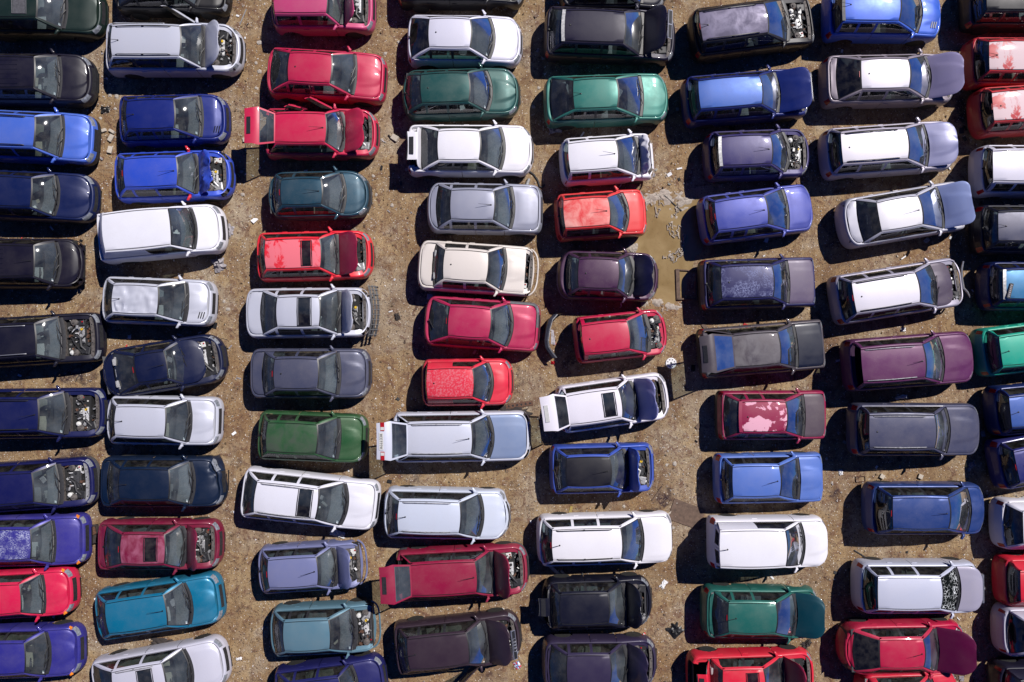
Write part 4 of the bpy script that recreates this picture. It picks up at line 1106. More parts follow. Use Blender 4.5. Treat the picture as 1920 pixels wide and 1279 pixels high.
K('sedan', (222, 34, 62, 0), 1288, 1330, 1358, 1287, 1433, 1285, 1467, 1527, 'red saloon with sunroof and open boot cut by the bottom edge', hood=22, sunroof=(1400, 1424), hoodcol=(150, 20, 64, 0), tail=72, hoodtip=1512)
# column 7
K('estate', (60, 104, 214, .15), 1544, 1562, 1584, 8, 1687, 9, 1725, 1763, 'bright blue estate at the top edge with closed bonnet', strip=3, scoop=(-1,))
K('sedan', (232, 228, 240, .1), 1539, 1567, 1618, 138, 1705, 136, 1742, 1788, 'silver saloon with huge dark rear screen and raised grey bonnet', hood=17, hoodcol=(152, 145, 184, .1), rgmat='tint', bodycol=(150, 140, 152, .2), L=4.6, hoodtip=1808)  # bonnet colour is silver greyed to hold the raised panel's shade
K('estate', (238, 234, 244, .1), 1539, 1555, 1581, 277, 1702, 268, 1737, 1788, 'silver estate with black roof rails and raised bonnet in painted violet grey shade', hood=13, hoodcol=SHADEH, rails='black', bodycol=(190, 184, 200, .2), rgmat='tint', hoodtip=1795)
K('sedan', (240, 238, 246, .1), 1572, 1608, 1651, 406, 1727, 393, 1764, 1806, 'white saloon parked askew with raised bonnet, its blue grey shade painted in', hood=15, hoodcol=(160, 176, 228, .1), bodycol=(196, 196, 210, .15), hoodtip=1824)  # blue grey bonnet colour carries shade and sky over pale paint
K('estate', (236, 232, 244, .1), 1559, 1576, 1604, 558, 1722, 539, 1756, 1803, 'silver estate with its bonnet thrown back onto the windscreen and nose stripped', hood=62, hoodslide=(-.35, 0, .05, 0), rails='black', nofront=1, torn=1, nolamps=1, hoodcol=(88, 78, 96, .1), bodycol=(176, 172, 190, .2), rgmat='tint')  # shade on the thrown-back bonnet is put into its dark colour
K('suv', (98, 44, 92, .1), 1579, 1594, 1619, 686, 1734, 677, 1766, 1819, 'plum off-road car with a broken rear window', rails='dark', rearglass='none')
K('suv', (72, 75, 102, .15), 1589, 1608, 1633, 810, 1754, 810, 1777, 1831, 'slate grey off-road car with a pale scratch on its roof', rails='dark')
K('mpv', (36, 66, 132, .25), 1620, 1642, 1677, 963.5, 1780, 963.5, 1817, 1843, 'dark blue people carrier with short sloping nose', rgmat='tint')
K('mpv', (206, 210, 230, .15), 1600, 1618, 1649, 1114, 1766, 1114, 1797, 1834, 'silver people carrier with shattered windscreen and raised badged bonnet', hood=13, wsglass='cracked', hoodcol=(168, 164, 186, .1), hoodgrille=1, emblem='single', rgmat='tint', st=dict(zroof=1.58), hoodtip=1842)  # bonnet silver dulled in colour for shade on the raised panel
K('coupe', (190, 26, 70, .05), 1572, 1598, 1653, 1228, 1733, 1227, 1757, 1811, 'crimson liftback with round dark rear screen and raised dark bonnet', hood=22, hoodcol=(96, 14, 62, .05), rgmat='tint', L=4.6, doors=4, hoodtip=1831)
K('sedan', (206, 28, 60, 0), 1606, 1625, 1655, 1324, 1722, 1322, 1752, 1795, 'red car with only its upper side visible at the bottom edge')
# column 8, cut by the right edge
K('estate', (16, 17, 28, 0), 1804, 1818, 1853, -12, None, -12, None, None, 'black car in the top right corner', L=4.3)
K('hatch', (196, 40, 52, 0), 1808, 1822, 1858, 103, None, 103, None, None, 'red car with dark patches on a bleached roof, upper of two', fade=('edge', (.66, .54, .56)), rgmat='tint', strip=0)
K('hatch', (200, 48, 58, 0), 1821, 1836, 1865, 199, None, 195, None, None, 'red car with streaky bleached roof, lower of two', fade=('edge', (.72, .58, .60)), rgmat='tint')
K('mpv', (218, 216, 232, .1), 1823, 1836, 1865, 310, None, 310, None, None, 'silver car cut by the right edge below the two bleached red cars', rgmat='tint', st=dict(zroof=1.55))
K('hatch', (84, 86, 108, .2), 1824, 1840, 1875, 424, None, 424, None, None, 'dark grey car cut by the right edge with a roof aerial', antenna=2, bodycol=(22, 24, 44, .1))
K('hatch', (60, 128, 176, .2), 1836, 1853, 1886, 533, None, 533, None, None, 'navy car with a pale blue roof and plate lying on it', bodycol=(18, 34, 92, .15), strip=4, roofplate=1)
K('hatch', (22, 172, 146, .05), 1828, 1853, 1880, 660, None, 655, None, None, 'emerald green hatchback cut by the right edge', amberrear=1, antenna=2)
K('estate', (62, 98, 176, .15), 1851, 1873, 1898, 774, None, 772, None, None, 'blue car cut by the right edge below the emerald hatchback', bodycol=(24, 44, 104, .15))
K('estate', (40, 44, 118, .15), 1859, 1877, 1910, 876, None, 874, None, None, 'dark blue car at the right edge above the white one')
K('estate', (238, 236, 246, 0), 1862, 1884, 1922, 991, 1990, 990, None, None, 'white car at the right edge showing mostly its rear window', rgmat='tint')
K('hatch', (222, 34, 60, 0), 1868, 1884, 1917, 1101, 1990, 1100, None, None, 'red car at the right edge above the silver one')
K('hatch', (196, 194, 212, .15), 1865, 1891, 1928, 1196, 1996, 1195, None, None, 'silver car at the right edge showing a rounded rear window', rgmat='tint')
K('hatch', (26, 24, 46, .1), 1858, 1884, 1918, 1307, 1990, 1306, None, None, 'dark car with red tail lamps in the bottom right corner')

def variety(S):
    r = random.Random(S['seed'] * 13 + 5); st = dict(S.get('st', {}))
    if S['style'] in ('hatch', 'estate', 'sedan', 'small'):
        b = STYLES[S['style']]
        st.setdefault('nf', b['nf'] + r.choice([-.5, -.2, 0, .6, 1.4])); st.setdefault('nr', b['nr'] + r.choice([-.6, 0, .4, 1.2]))
        st.setdefault('af', b['af'] + r.uniform(-.06, .08)); st.setdefault('zn', b['zn'] + r.uniform(-.03, .04)); st.setdefault('bow', r.choice([.08, .11, .14, .17]))
    S['st'] = st
    S.setdefault('antenna', r.choice([1, 1, 2, 2, 3, 3, 0, 0]))
    S.setdefault('hoodstyle', r.randrange(4)); S.setdefault('blackpillar', r.random() < .5); S.setdefault('rearwiper', r.random() < .65)
def build_cars():
    for S in CARS:
        variety(S)
        base = S['col']; body = S.get('bodycol', base)
        S['paint'] = pm(body)
        if S.get('fade'): S['roofpaint'] = pm(base, fade=S['fade'][0], fcol=S['fade'][1])
        elif S.get('roofcol'): S['roofpaint'] = pm(S['roofcol'], rough=.5)
        elif S.get('bodycol'): S['roofpaint'] = pm(base)
        if S.get('hoodcol'): S['hoodpaint'] = pm(S['hoodcol'])
        if isinstance(S.get('bumper'), str): S['bumper'] = M[{'black': 'black', 'grey': 'grey'}[S['bumper']]]
        if S.get('bumpcol'): S['bumper'] = pm(S['bumpcol'])
        for k in ('rgmat', 'sidemat'):
            if S.get(k): S[k] = M[S[k]]
        if S.get('slam'): S['slam'] = M['steel'] if S['slam'] == 1 else S['paint']
        if S.get('sunpaint'): S['sunmat'] = M['grey']
        if S.get('mirrorred'): S['mirrormat'] = pm(RED)
        if S.get('strip'): S['strip'] = {1: M['steel'], 2: S['paint'], 3: M['grey'], 4: M['steel']}[S['strip']]
        elif 'strip' in S: S['strip'] = None
        if S.get('tl'): S.setdefault('st', {})['tl'] = S['tl']
        S['root'] = car(S)
# ------------------------------------------------------------------ ground, puddle
PUD = [(1238, 415, 1.05, .95), (1250, 455, .95, .9), (1246, 500, .85, .8), (1250, 545, .65, .55), (1222, 430, .7, .7), (1285, 462, .55, .5), (1300, 400, .5, .6)]
def pud_depth(x, y):
    d = 0
    for w in PUDW:
        q = ((x - w[0]) / w[2]) ** 2 + ((y - w[1]) / w[3]) ** 2
        if q < 4: d += math.exp(-q * 1.3)
    return d
def gz(x, y):
    z = .016 * mnoise.noise(Vector((x * .55, y * .55, 0))) + .014 * mnoise.noise(Vector((x * 2.1, y * 2.1, 5))) + .008 * mnoise.noise(Vector((x * 5.5, y * 5.5, 9)))
    d = pud_depth(x, y)
    if d > .01: z += -.055 * min(1.2, d) * (1 + .5 * mnoise.noise(Vector((x * 1.7, y * 1.7, 2))))
    return z - .004
def ground_mat():
    m, nt, out = nmat('dirt'); L = nt.links
    b = N(nt, 'ShaderNodeBsdfPrincipled'); L.new(b.outputs[0], out.inputs[0])
    tc = N(nt, 'ShaderNodeTexCoord'); co = tc.outputs['Object']
    nA = noise_(nt, co, .16, 4, .6); nB = noise_(nt, co, .9, 6, .65, .3); nC = noise_(nt, co, 5.5, 6, .7); nD = noise_(nt, co, 26, 5, .75)
    nE = noise_(nt, co, 2.6, 8, .74, 1.2); nF = noise_(nt, co, .42, 6, .68, .6); nG = noise_(nt, co, 11, 7, .8, .4)
    c = mixc(nt, ramp(nt, nB, .38, .60), (.255, .160, .080), (.40, .283, .155))
    c = mixc(nt, ramp(nt, nF, .49, .60, 0, .75), c, (.42, .35, .265))
    c = mixc(nt, ramp(nt, nA, .53, .40, 0, .6), c, (.27, .155, .072))
    c = mixc(nt, ramp(nt, nE, .50, .62, 0, .8), c, (.13, .056, .040))
    c = mixc(nt, ramp(nt, nE, .44, .30, 0, .6), c, (.46, .36, .225))
    c = mixc(nt, ramp(nt, nG, .52, .70, 0, .7), c, (.10, .055, .036))
    c = mixc(nt, ramp(nt, nG, .45, .30, 0, .6), c, (.50, .41, .27))
    c = mixc(nt, ramp(nt, noise_(nt, co, .50, 6, .62, .8), .50, .64, 0, .45), c, (.155, .090, .053))
    mp = N(nt, 'ShaderNodeMapping'); mp.inputs['Scale'].default_value = (3.6, .30, 1); mp.inputs['Rotation'].default_value = (0, 0, .06); L.new(co, mp.inputs['Vector'])
    c = mixc(nt, ramp(nt, noise_(nt, mp.outputs[0], 1.0, 4, .6, .3), .52, .64, 0, .34), c, (.16, .095, .056))
    c = mixc(nt, ramp(nt, noise_(nt, mp.outputs[0], 1.7, 3, .6, .3), .56, .68, 0, .35), c, (.37, .28, .17))
    st = N(nt, 'ShaderNodeMath', operation='MULTIPLY')
    L.new(ramp(nt, noise_(nt, co, .75, 5, .6, .4), .60, .69), st.inputs[0]); L.new(ramp(nt, noise_(nt, co, 7, 5, .75), .36, .52), st.inputs[1])
    c = mixc(nt, st.outputs[0], c, (.048, .028, .030))
    c = mixc(nt, ramp(nt, nD, .52, .74, 0, .6), c, (.075, .045, .033))
    # fine grit: light and dark specks
    vo = N(nt, 'ShaderNodeTexVoronoi'); vo.inputs['Scale'].default_value = 19; L.new(co, vo.inputs['Vector'])
    vr = N(nt, 'ShaderNodeSeparateColor'); L.new(vo.outputs['Color'], vr.inputs[0])
    g = N(nt, 'ShaderNodeMath', operation='MULTIPLY'); L.new(ramp(nt, vo.outputs['Distance'], .22, .34, 1, 0), g.inputs[0]); L.new(ramp(nt, vr.outputs[0], .83, .86), g.inputs[1])
    c = mixc(nt, g.outputs[0], c, (.72, .66, .60))
    g2 = N(nt, 'ShaderNodeMath', operation='MULTIPLY'); L.new(ramp(nt, vo.outputs['Distance'], .25, .40, 1, 0), g2.inputs[0]); L.new(ramp(nt, vr.outputs[1], .78, .82), g2.inputs[1])
    c = mixc(nt, g2.outputs[0], c, (.055, .040, .035))
    v2 = N(nt, 'ShaderNodeTexVoronoi'); v2.inputs['Scale'].default_value = 46; L.new(co, v2.inputs['Vector'])
    v2c = N(nt, 'ShaderNodeSeparateColor'); L.new(v2.outputs['Color'], v2c.inputs[0])
    g3 = N(nt, 'ShaderNodeMath', operation='MULTIPLY'); L.new(ramp(nt, v2.outputs['Distance'], .2, .35, 1, 0), g3.inputs[0]); L.new(ramp(nt, v2c.outputs[0], .80, .84, 0, .7), g3.inputs[1])
    c = mixc(nt, g3.outputs[0], c, (.60, .52, .42))
    # wet ground near the puddle: darker by height
    sx = N(nt, 'ShaderNodeSeparateXYZ'); L.new(co, sx.inputs[0])
    wet = ramp(nt, sx.outputs[2], -.022, -.040)
    c = mixc(nt, wet, c, (.22, .15, .06))
    L.new(c, b.inputs['Base Color'])
    b.inputs['Roughness'].default_value = .9; b.inputs['Specular IOR Level'].default_value = .25
    hs = N(nt, 'ShaderNodeMath', operation='ADD'); L.new(nE, hs.inputs[0])
    h2 = N(nt, 'ShaderNodeMath', operation='MULTIPLY'); L.new(nD, h2.inputs[0]); h2.inputs[1].default_value = .45; L.new(h2.outputs[0], hs.inputs[1])
    bp = N(nt, 'ShaderNodeBump'); bp.inputs['Strength'].default_value = 1.0; bp.inputs['Distance'].default_value = .07
    L.new(hs.outputs[0], bp.inputs['Height']); L.new(bp.outputs[0], b.inputs['Normal'])
    return m
def make_ground():
    global PUDW
    PUDW = []
    for px, py, rx, ry in PUD:
        p = unproj(px, py, 0); PUDW.append((p.x, p.y, rx, ry))
    def axis(a, b_, st):
        n = int((b_ - a) / st); v = [a + (b_ - a) * i / n for i in range(n + 1)]
        return [-300, -120, -60, a - 8, a - 2] + v + [b_ + 2, b_ + 8, 60, 120, 300]
    X = axis(-21, 21, .11); Y = axis(-16, 15, .11)
    m = MB(); m.grid([[(x, y, gz(x, y) if -30 < x < 30 and -25 < y < 25 else -.004) for y in Y] for x in X])
    g = put('ground', m.mesh('ground', [ground_mat()], smooth=180, weld=False)); g['kind'] = 'structure'
    # muddy water fills the hollow, its rim is where the ground rises through it
    mt, nt, out = nmat('muddy_water'); L = nt.links
    b = N(nt, 'ShaderNodeBsdfPrincipled'); L.new(b.outputs[0], out.inputs[0])
    tc = N(nt, 'ShaderNodeTexCoord'); n1 = noise_(nt, tc.outputs['Object'], 1.3, 5, .6, .5)
    c = mixc(nt, ramp(nt, n1, .35, .68), (.215, .145, .062), (.30, .215, .105))
    c = mixc(nt, ramp(nt, noise_(nt, tc.outputs['Object'], 14, 4, .7), .62, .72, 0, .7), c, (.07, .045, .03))
    L.new(c, b.inputs['Base Color']); b.inputs['Roughness'].default_value = .16
    p = [unproj(1172, 375, 0), unproj(1330, 590, 0)]
    m = MB(); xs = [lerp(p[0].x, p[1].x, i / 30) for i in range(31)]; ys = [lerp(p[1].y, p[0].y, i / 36) for i in range(37)]
    # only cells in the hollow, so the sheet stays inside its own basin
    for i in range(30):
        for j in range(36):
            xm, ym = (xs[i] + xs[i + 1]) / 2, (ys[j] + ys[j + 1]) / 2
            if pud_depth(xm, ym) > .18: m.quad((xs[i], ys[j], -.026), (xs[i + 1], ys[j], -.026), (xs[i + 1], ys[j + 1], -.026), (xs[i], ys[j + 1], -.026))
    o = m.build('puddle', mt); o['kind'] = 'structure'
# ------------------------------------------------------------------ loose things on the dirt
def at(px, py, z=0.0):
    p = unproj(px, py, z); return (p.x, p.y, z + (gz(p.x, p.y) if z < .05 else 0))
def img_ang(dx, dy): return math.atan2(-dy, dx)

def rock_mesh(seed, fl=.6):
    def f():
        import bmesh
        bm = bmesh.new(); bmesh.ops.create_icosphere(bm, subdivisions=2, radius=1)
        for v in bm.verts:
            q = mnoise.noise(v.co * 1.3 + Vector((seed * 3.1, 0, 0))) * .45 + mnoise.noise(v.co * 3 + Vector((0, seed * 2.0, 0))) * .15
            v.co *= 1 + q; v.co.z *= fl
        me = bpy.data.meshes.new('stone'); bm.to_mesh(me); bm.free(); me.materials.append(M['rock'])
        me.shade_smooth(); me.set_sharp_from_angle(angle=rad(28)); return me
    return shared(('rock', seed), f)

def make_debris():
    rr = random.Random(5)
    # ---- gravel: tiny stones and chips nobody could count
    # occupancy of the cars is ignored: stones lie under them too
    for nm, mat, n, smin, smax, seed in (('gravel', M['rock'], 10000, .014, .052, 1), ('dirt_clods', plain('dirt_clod', (.13, .085, .05), .95, 0, .4, 8), 7000, .014, .06, 2), ('broken_glass_litter', plain('pale_chips', (.62, .60, .60), .4, 0, .25), 2600, .010, .042, 3)):
        m = MB(); r2 = random.Random(seed)
        while n > 0:
            x, y = r2.uniform(-20, 20), r2.uniform(-14, 13.5)
            d = mnoise.noise(Vector((x * .5, y * .5, seed))) + .35 * mnoise.noise(Vector((x * 2, y * 2, seed)))
            dens = .35 + .9 * d + (.35 if (x < -8 and y > 2) else 0)
            if r2.random() > dens or pud_depth(x, y) > .2: continue
            n -= 1
            s_ = smin + (smax - smin) * r2.random() ** 3; z = gz(x, y); k = r2.randint(4, 6); a0 = r2.uniform(0, 6.3)
            el = r2.uniform(.45, 1); 
            base = []; 
            for j in range(k):
                a = 2 * math.pi * j / k + r2.uniform(-.3, .3); px_, py_ = math.cos(a) * s_, math.sin(a) * s_ * el
                base.append((x + px_ * math.cos(a0) - py_ * math.sin(a0), y + px_ * math.sin(a0) + py_ * math.cos(a0), z - .01))
            top = [(lerp(x, p[0], .6) + r2.uniform(-.2, .2) * s_, lerp(y, p[1], .6) + r2.uniform(-.2, .2) * s_, z + s_ * r2.uniform(.4, .8)) for p in base]
            b0 = len(m.v); m.v += base + top
            for j in range(k): m.f.append((b0 + j, b0 + (j + 1) % k, b0 + k + (j + 1) % k, b0 + k + j)); m.m.append(0)
            m.f.append(tuple(range(b0 + k, b0 + 2 * k))); m.m.append(0)
        o = put(nm, m.mesh(nm, [mat], smooth=0, weld=False)); o['kind'] = 'stuff'
    # shards of trim, glass and paper
    m = MB(); r2 = random.Random(21); n = 820
    while n > 0:
        x, y = r2.uniform(-19.5, 19.5), r2.uniform(-13.5, 13)
        d = mnoise.noise(Vector((x * .35, y * .35, 7)))
        if pud_depth(x, y) > .25 or r2.random() > .35 + d: continue
        n -= 1; l = r2.uniform(.03, .18) * r2.uniform(.5, 1.4); w = l * r2.uniform(.2, .8); z = gz(x, y) + .02
        m.box((x, y, z), (l, w, r2.uniform(.006, .03)), r2.choice([0, 0, 0, 1, 1, 1, 2, 2, 2, 2, 3, 3]) if r2.random() > .02 else 4, mat=Matrix.Rotation(r2.uniform(0, 6), 4, 'Z') @ Matrix.Rotation(r2.uniform(-.4, .4), 4, 'X') @ Matrix.Rotation(r2.uniform(-.3, .3), 4, 'Y'))
    o = put('scrap_litter', m.mesh('scrap_litter', [M['paper'], M['rag'], M['frit'], M['board'], M['redp']], smooth=30, weld=False)); o['kind'] = 'stuff'
    # twigs, wire ends and straw
    m = MB(); r2 = random.Random(9); n = 420
    while n > 0:
        x, y = r2.uniform(-20, 20), r2.uniform(-14, 13.5)
        if pud_depth(x, y) > .25: continue
        n -= 1; a = r2.uniform(0, 6.3); l = r2.uniform(.05, .30) * (.5 + r2.random()); z = gz(x, y) + .012
        c = r2.uniform(-.3, .3) * l
        m.tube([(x, y, z), (x + math.cos(a) * l * .5 - math.sin(a) * c, y + math.sin(a) * l * .5 + math.cos(a) * c, z + .01), (x + math.cos(a) * l, y + math.sin(a) * l, z)], r2.uniform(.004, .011), 4, r2.choice([0, 0, 1, 2]), cap=False)
    o = put('twig_litter', m.mesh('twig_litter', [plain('dry_twig', (.20, .13, .08)), M['rust'], M['trim']], smooth=60, weld=False)); o['kind'] = 'stuff'
    # mud froth: raised churned rims in and round the puddle
    m = MB(); r2 = random.Random(4)
    spots = [(1222, 385, 26, 11), (1240, 372, 20, 8), (1264, 392, 18, 20), (1252, 475, 22, 16), (1272, 470, 14, 10), (1234, 402, 8, 16), (1262, 425, 8, 20), (1278, 440, 6, 20), (1218, 568, 16, 8), (1245, 577, 22, 6), (1192, 468, 12, 12), (1262, 482, 22, 8), (1228, 492, 14, 6), (1210, 374, 16, 8)]
    for ci, (px, py, w, h) in enumerate([(1245, 374, 2.2, .75), (1285, 392, .8, 1.0), (1215, 383, .9, .5), (1262, 408, .45, .8), (1250, 478, 1.0, .5), (1275, 472, .5, .6), (1225, 570, 1.2, .4), (1262, 574, 1.0, .3), (1190, 470, .7, .7)]):
        c0 = unproj(px, py, 0); n_ = 26; rows = []
        for i in range(n_ + 1):
            rows.append([])
            for j in range(n_ + 1):
                a, c = i / n_ * 2 - 1, j / n_ * 2 - 1; r_ = math.hypot(a, c)
                q = mnoise.noise(Vector((a * 2.6 * w + ci, c * 2.6 * h, ci))) + .6 * mnoise.noise(Vector((a * 7 * w + ci, c * 7 * h, ci * 2)))
                x, y = c0.x + a * w * .62, c0.y + c * h * .62
                rows[-1].append((x, y, gz(x, y) * .6 + .018 - .055 * r_ ** 2 + .045 * q - .008))
        m.grid(rows)
    for px, py, w, h in spots:
        for _ in range(2):
            cx, cy = px + r2.uniform(-w, w) * .6, py + r2.uniform(-h, h) * .6; pts = []; a0 = r2.uniform(0, 6); r0 = r2.uniform(3, 7); n_ = r2.randint(7, 14)
            for j in range(n_):
                a = a0 + j * r2.uniform(.35, .55); r_ = r0 * (1 + .5 * math.sin(j * 1.7 + a0)); q = unproj(cx + math.cos(a) * r_ * .8, cy + math.sin(a) * r_ * 1.3, 0); pts.append((q.x, q.y, -.018 + r2.uniform(0, .012)))
            m.tube(pts, [r2.uniform(.012, .032) for _ in pts], 6)
    o = put('mud_ridges', m.mesh('mud_ridges', [plain('drying_mud', (.31, .265, .225), .6, 0, .45, 15, .5)], smooth=60, weld=False)); o['kind'] = 'stuff'

    # ---- stones and bricks one can count
    sl = [(198, 206, 9, 'pale flat stone beside the black rubber scrap'), (206, 178, 6, None), (219, 181, 7, None), (216, 204, 5, None), (195, 245, 6, None), (188, 222, 5, None), (487, 80, 8, 'long pale stone by the silver estate with raised bonnet'), (486, 134, 7, None), (480, 165, 5, None), (722, 100, 6, None), (748, 80, 6, None), (470, 405, 5, None), (455, 365, 6, None), (735, 385, 6, None), (716, 262, 5, None), (762, 318, 5, None), (428, 580, 6, None), (420, 565, 5, None), (1010, 165, 5, None), (1000, 200, 6, None), (1270, 205, 5, None), (1068, 610, 5, None), (1265, 870, 7, None), (1250, 872, 5, None), (1262, 990, 5, None), (755, 760, 5, None), (730, 690, 5, None), (440, 900, 5, None), (1550, 860, 5, None), (1818, 880, 6, None), (1800, 905, 5, None), (1170, 950, 5, None), (480, 118, 5, None), (484, 235, 4, None), (452, 322, 5, None), (1195, 548, 5, None), (1560, 905, 4, None), (700, 330, 5, None), (705, 365, 5, None)]
    for i, (px, py, r, lab) in enumerate(sl):
        o = put('stone', rock_mesh(i % 5)); s_ = r * .0105
        o.location = at(px, py); o.scale = (s_ * 1.25, s_, s_ * .8); o.rotation_euler = (0, 0, rr.uniform(0, 6))
        tag(o, lab or 'small pale stone lying loose on the brown dirt', 'stone', 'loose stones on the dirt')
    bl = [(207, 281, 13, 8, 80, 'pale broken brick between the bright blue estate and crumpled hatchback'), (209, 259, 13, 8, 60, 'pale broken brick tilted beside two smaller pieces'), (211, 247, 11, 5, -30, 'narrow pale brick shard by the dark blue hatchback'), (196, 245, 8, 6, 20, None), (741, 259, 13, 10, -30, 'brown brick below the dark green hatchback rear'), (463, 262, 13, 8, 10, 'brick left of the raised red tailgate'), (1653, 893, 8, 8, 60, None), (1725, 893, 8, 8, 70, 'grey cube block below the slate off-road car'), (890, 660, 9, 4, 60, 'thin white block right of the slate grey saloon')]
    for px, py, a, b_, ang, lab in bl:
        def f():
            m = MB(); m.box((0, 0, .5), (1, 1, 1), ch=.03); me = m.mesh('brick', [M['brick']], 30); 
            for v in me.vertices: v.co += Vector(mnoise.noise_vector(v.co * 2.2)) * .10
            return me
        o = put('brick', shared('brick', f)); o.location = at(px, py); o.scale = (a * .0187, b_ * .0187, .075); o.rotation_euler = (rr.uniform(-.1, .1), rr.uniform(-.1, .1), rad(ang))
        tag(o, lab or 'small pale broken brick lying on the dirt', 'brick', 'broken bricks on the dirt')

    # ---- car scraps
    def crumpled(name, px, py, w, h, mat, label, cat, ang=0, amp=.12, z=.0, cols=None, seed=1):
        m = MB(); n_ = 14; rows = []
        for i in range(n_ + 1):
            rows.append([])
            for j in range(n_ + 1):
                a, c = (i / n_ - .5), (j / n_ - .5)
                r_ = 1 + .45 * mnoise.noise(Vector((a * 4 + seed, c * 4, 1)))
                q = mnoise.noise_vector(Vector((a * 5 + seed, c * 5, seed)))
                rows[-1].append((a * w * r_ + q.x * amp * .4, c * h * r_ + q.y * amp * .4, .02 + max(0, .5 + q.z) * amp * (1 - (2 * max(abs(a), abs(c))) ** 3)))
        ms = [mat] + (cols or []); 
        m.grid(rows, mf=(lambda i, j: min(len(ms) - 1, max(0, int((mnoise.noise(Vector((i * .22 + seed, j * .22, 0))) * .9 + .5) * len(ms))))) if cols else None)
        o = m.build(name, ms); p = at(px, py); o.location = (p[0], p[1], p[2] + z); o.rotation_euler = (0, 0, rad(ang)); tag(o, label, cat); return o
    crumpled('plastic_scrap', 411, 497, .42, .40, M['rag'], 'crumpled grey plastic scrap below the white van nose', 'scrap', 20, .2, seed=3)
    crumpled('rag', 1040, 243, .42, .26, M['rag'], 'grey rag behind the small crumpled white hatchback', 'rag', 10, .10, seed=5)
    crumpled('plastic_scrap', 633, 1000, .50, .22, M['paper'], 'torn white plastic below the white estate with sunroof', 'scrap', -15, .12, seed=7)
    crumpled('dark_rag', 304, 1205, .72, .30, M['mat'], 'dark rag in the shadow below the turquoise estate', 'rag', -8, .14, seed=9)
    crumpled('litter', 970, 1247, .20, .24, M['paper'], 'crumpled white, blue and red wrapper by the four-ring badge car', 'litter', 30, .06, cols=[M['bluep'], M['redp']], seed=11)
    crumpled('rubber_scrap', 198.5, 206, .30, .20, M['frit'], 'black rubber scrap among stones left of the dark blue hatchback', 'scrap', 0, .1, seed=13)
    crumpled('black_sheet', 1266, 1182, .44, .42, M['frit'], 'black bent plastic sheet left of the green saloon', 'scrap', 40, .10, seed=15)
    crumpled('rubber_mat', 964, 779, 1.0, .58, M['mat'], 'dark rubber mat above the nose of the silver estate with raised tailgate', 'mat', -3, .05, seed=17)
    crumpled('paper_scrap', 1244, 1095, .30, .16, M['paper'], 'dirty white paper above the black bent sheet', 'paper', 55, .05, seed=19)
    crumpled('plastic_scrap', 428, 432, .40, .34, M['rag'], 'pale torn plastic right of the white van', 'scrap', 70, .08, seed=21)
    crumpled('paper_scrap', 1576, 886, .14, .18, M['paper'], 'small white paper scrap on the oily stain by the light blue car', 'paper', 10, .05, seed=23)
    crumpled('plastic_scrap', 448, 1235, .2, .1, M['paper'], 'small white scrap right of the bottom silver estate', 'scrap', 10, .05, seed=25)
    crumpled('plastic_scrap', 1512, 1207, .34, .22, M['mat'], 'dark torn plastic under the raised bonnet of the green saloon', 'scrap', 40, .1, seed=41)
    crumpled('litter', 1690, 745, .40, .14, M['paper'], 'strewn white paper above the slate off-road car', 'litter', 5, .08, seed=43)
    crumpled('plastic_scrap', 1693, 618, .16, .14, M['paper'], 'white scrap above the plum off-road car', 'scrap', 5, .06, seed=45)
    crumpled('paper_scrap', 243, 632, .12, .12, M['paper'], 'small white scrap in the shadow of the dented silver hatchback', 'paper', 5, .04, seed=47)
    crumpled('dark_rag', 762, 190, .22, .42, M['mat'], 'dark oily rag between the silver and crimson hatchbacks at the top', 'rag', 5, .07, seed=49)
    crumpled('plastic_scrap', 745, 594, .18, .22, M['mat'], 'dark shrivelled scrap right of the black slotted grille panel', 'scrap', 20, .08, seed=51)
    crumpled('plastic_scrap', 1822, 872, .22, .18, M['rag'], 'grey torn scrap above the dark blue people carrier front', 'scrap', 20, .08, seed=53)
    # wheel cover
    r_ = empty('wheel_cover', at(1258, 681), .4); tag(r_, 'white wheel cover with round holes lying below the small red hatchback', 'wheel cover')
    m = MB(); m.lathe([(.185, .0), (.19, .03), (.17, .045), (.12, .04), (.06, .052), (.001, .052)], (0, 0, 0), 'z', 28); m.build('disc', M['paper'], r_)
    for k in range(8):
        q = 2 * math.pi * k / 8; m = MB(); m.lathe([(.021, .046), (.001, .0462)], (math.cos(q) * .125, math.sin(q) * .125, .0), 'z', 10); m.build('hole', M['frit'], r_)
    m = MB(); m.lathe([(.04, .053), (.03, .062), (.001, .062)], (0, 0, 0), 'z', 12); m.build('cap', M['grey'], r_)
    # can
    r_ = empty('drink_can', at(1207, 1188), .7); tag(r_, 'red and white drink can right of the black saloon with raised bonnet', 'can')
    m = MB(); m.lathe([(.026, -.06), (.033, -.05), (.033, .05), (.026, .06)], (0, 0, .035), 'x', 14); m.build('can_wall', M['redp'], r_)
    m = MB(); m.lathe([(.0338, -.018), (.0338, .018)], (0, 0, .035), 'x', 14); m.build('can_band', M['paper'], r_)
    # loose bumper standing on its edge beside the crimson hatchback
    r_ = empty('loose_bumper', at(1022, 632), 0); tag(r_, 'dark torn off bumper curving between the crimson and small red hatchbacks', 'bumper')
    o3 = Vector(at(1022, 632)); path = [(1052, 589), (1037, 590), (1028, 600), (1023, 618), (1020, 640), (1022, 652), (1030, 664), (1036, 672)]
    P_ = [unproj(x, y, .3) - o3 for x, y in path]
    m = MB(); rows = []
    for i, p in enumerate(P_):
        w_ = 1 + .3 * mnoise.noise(Vector((i, 0, 0))); rows.append([(p.x + .03 * w_, p.y, .02), (p.x - .02, p.y, .03 + .22), (p.x + .01 * w_, p.y, .46), (p.x + .10 * w_, p.y + .02, .50), (p.x + .16 * w_, p.y + .02, .47)])
    m.grid(rows); m.build('bumper_skin', M['bumperdark'], r_)
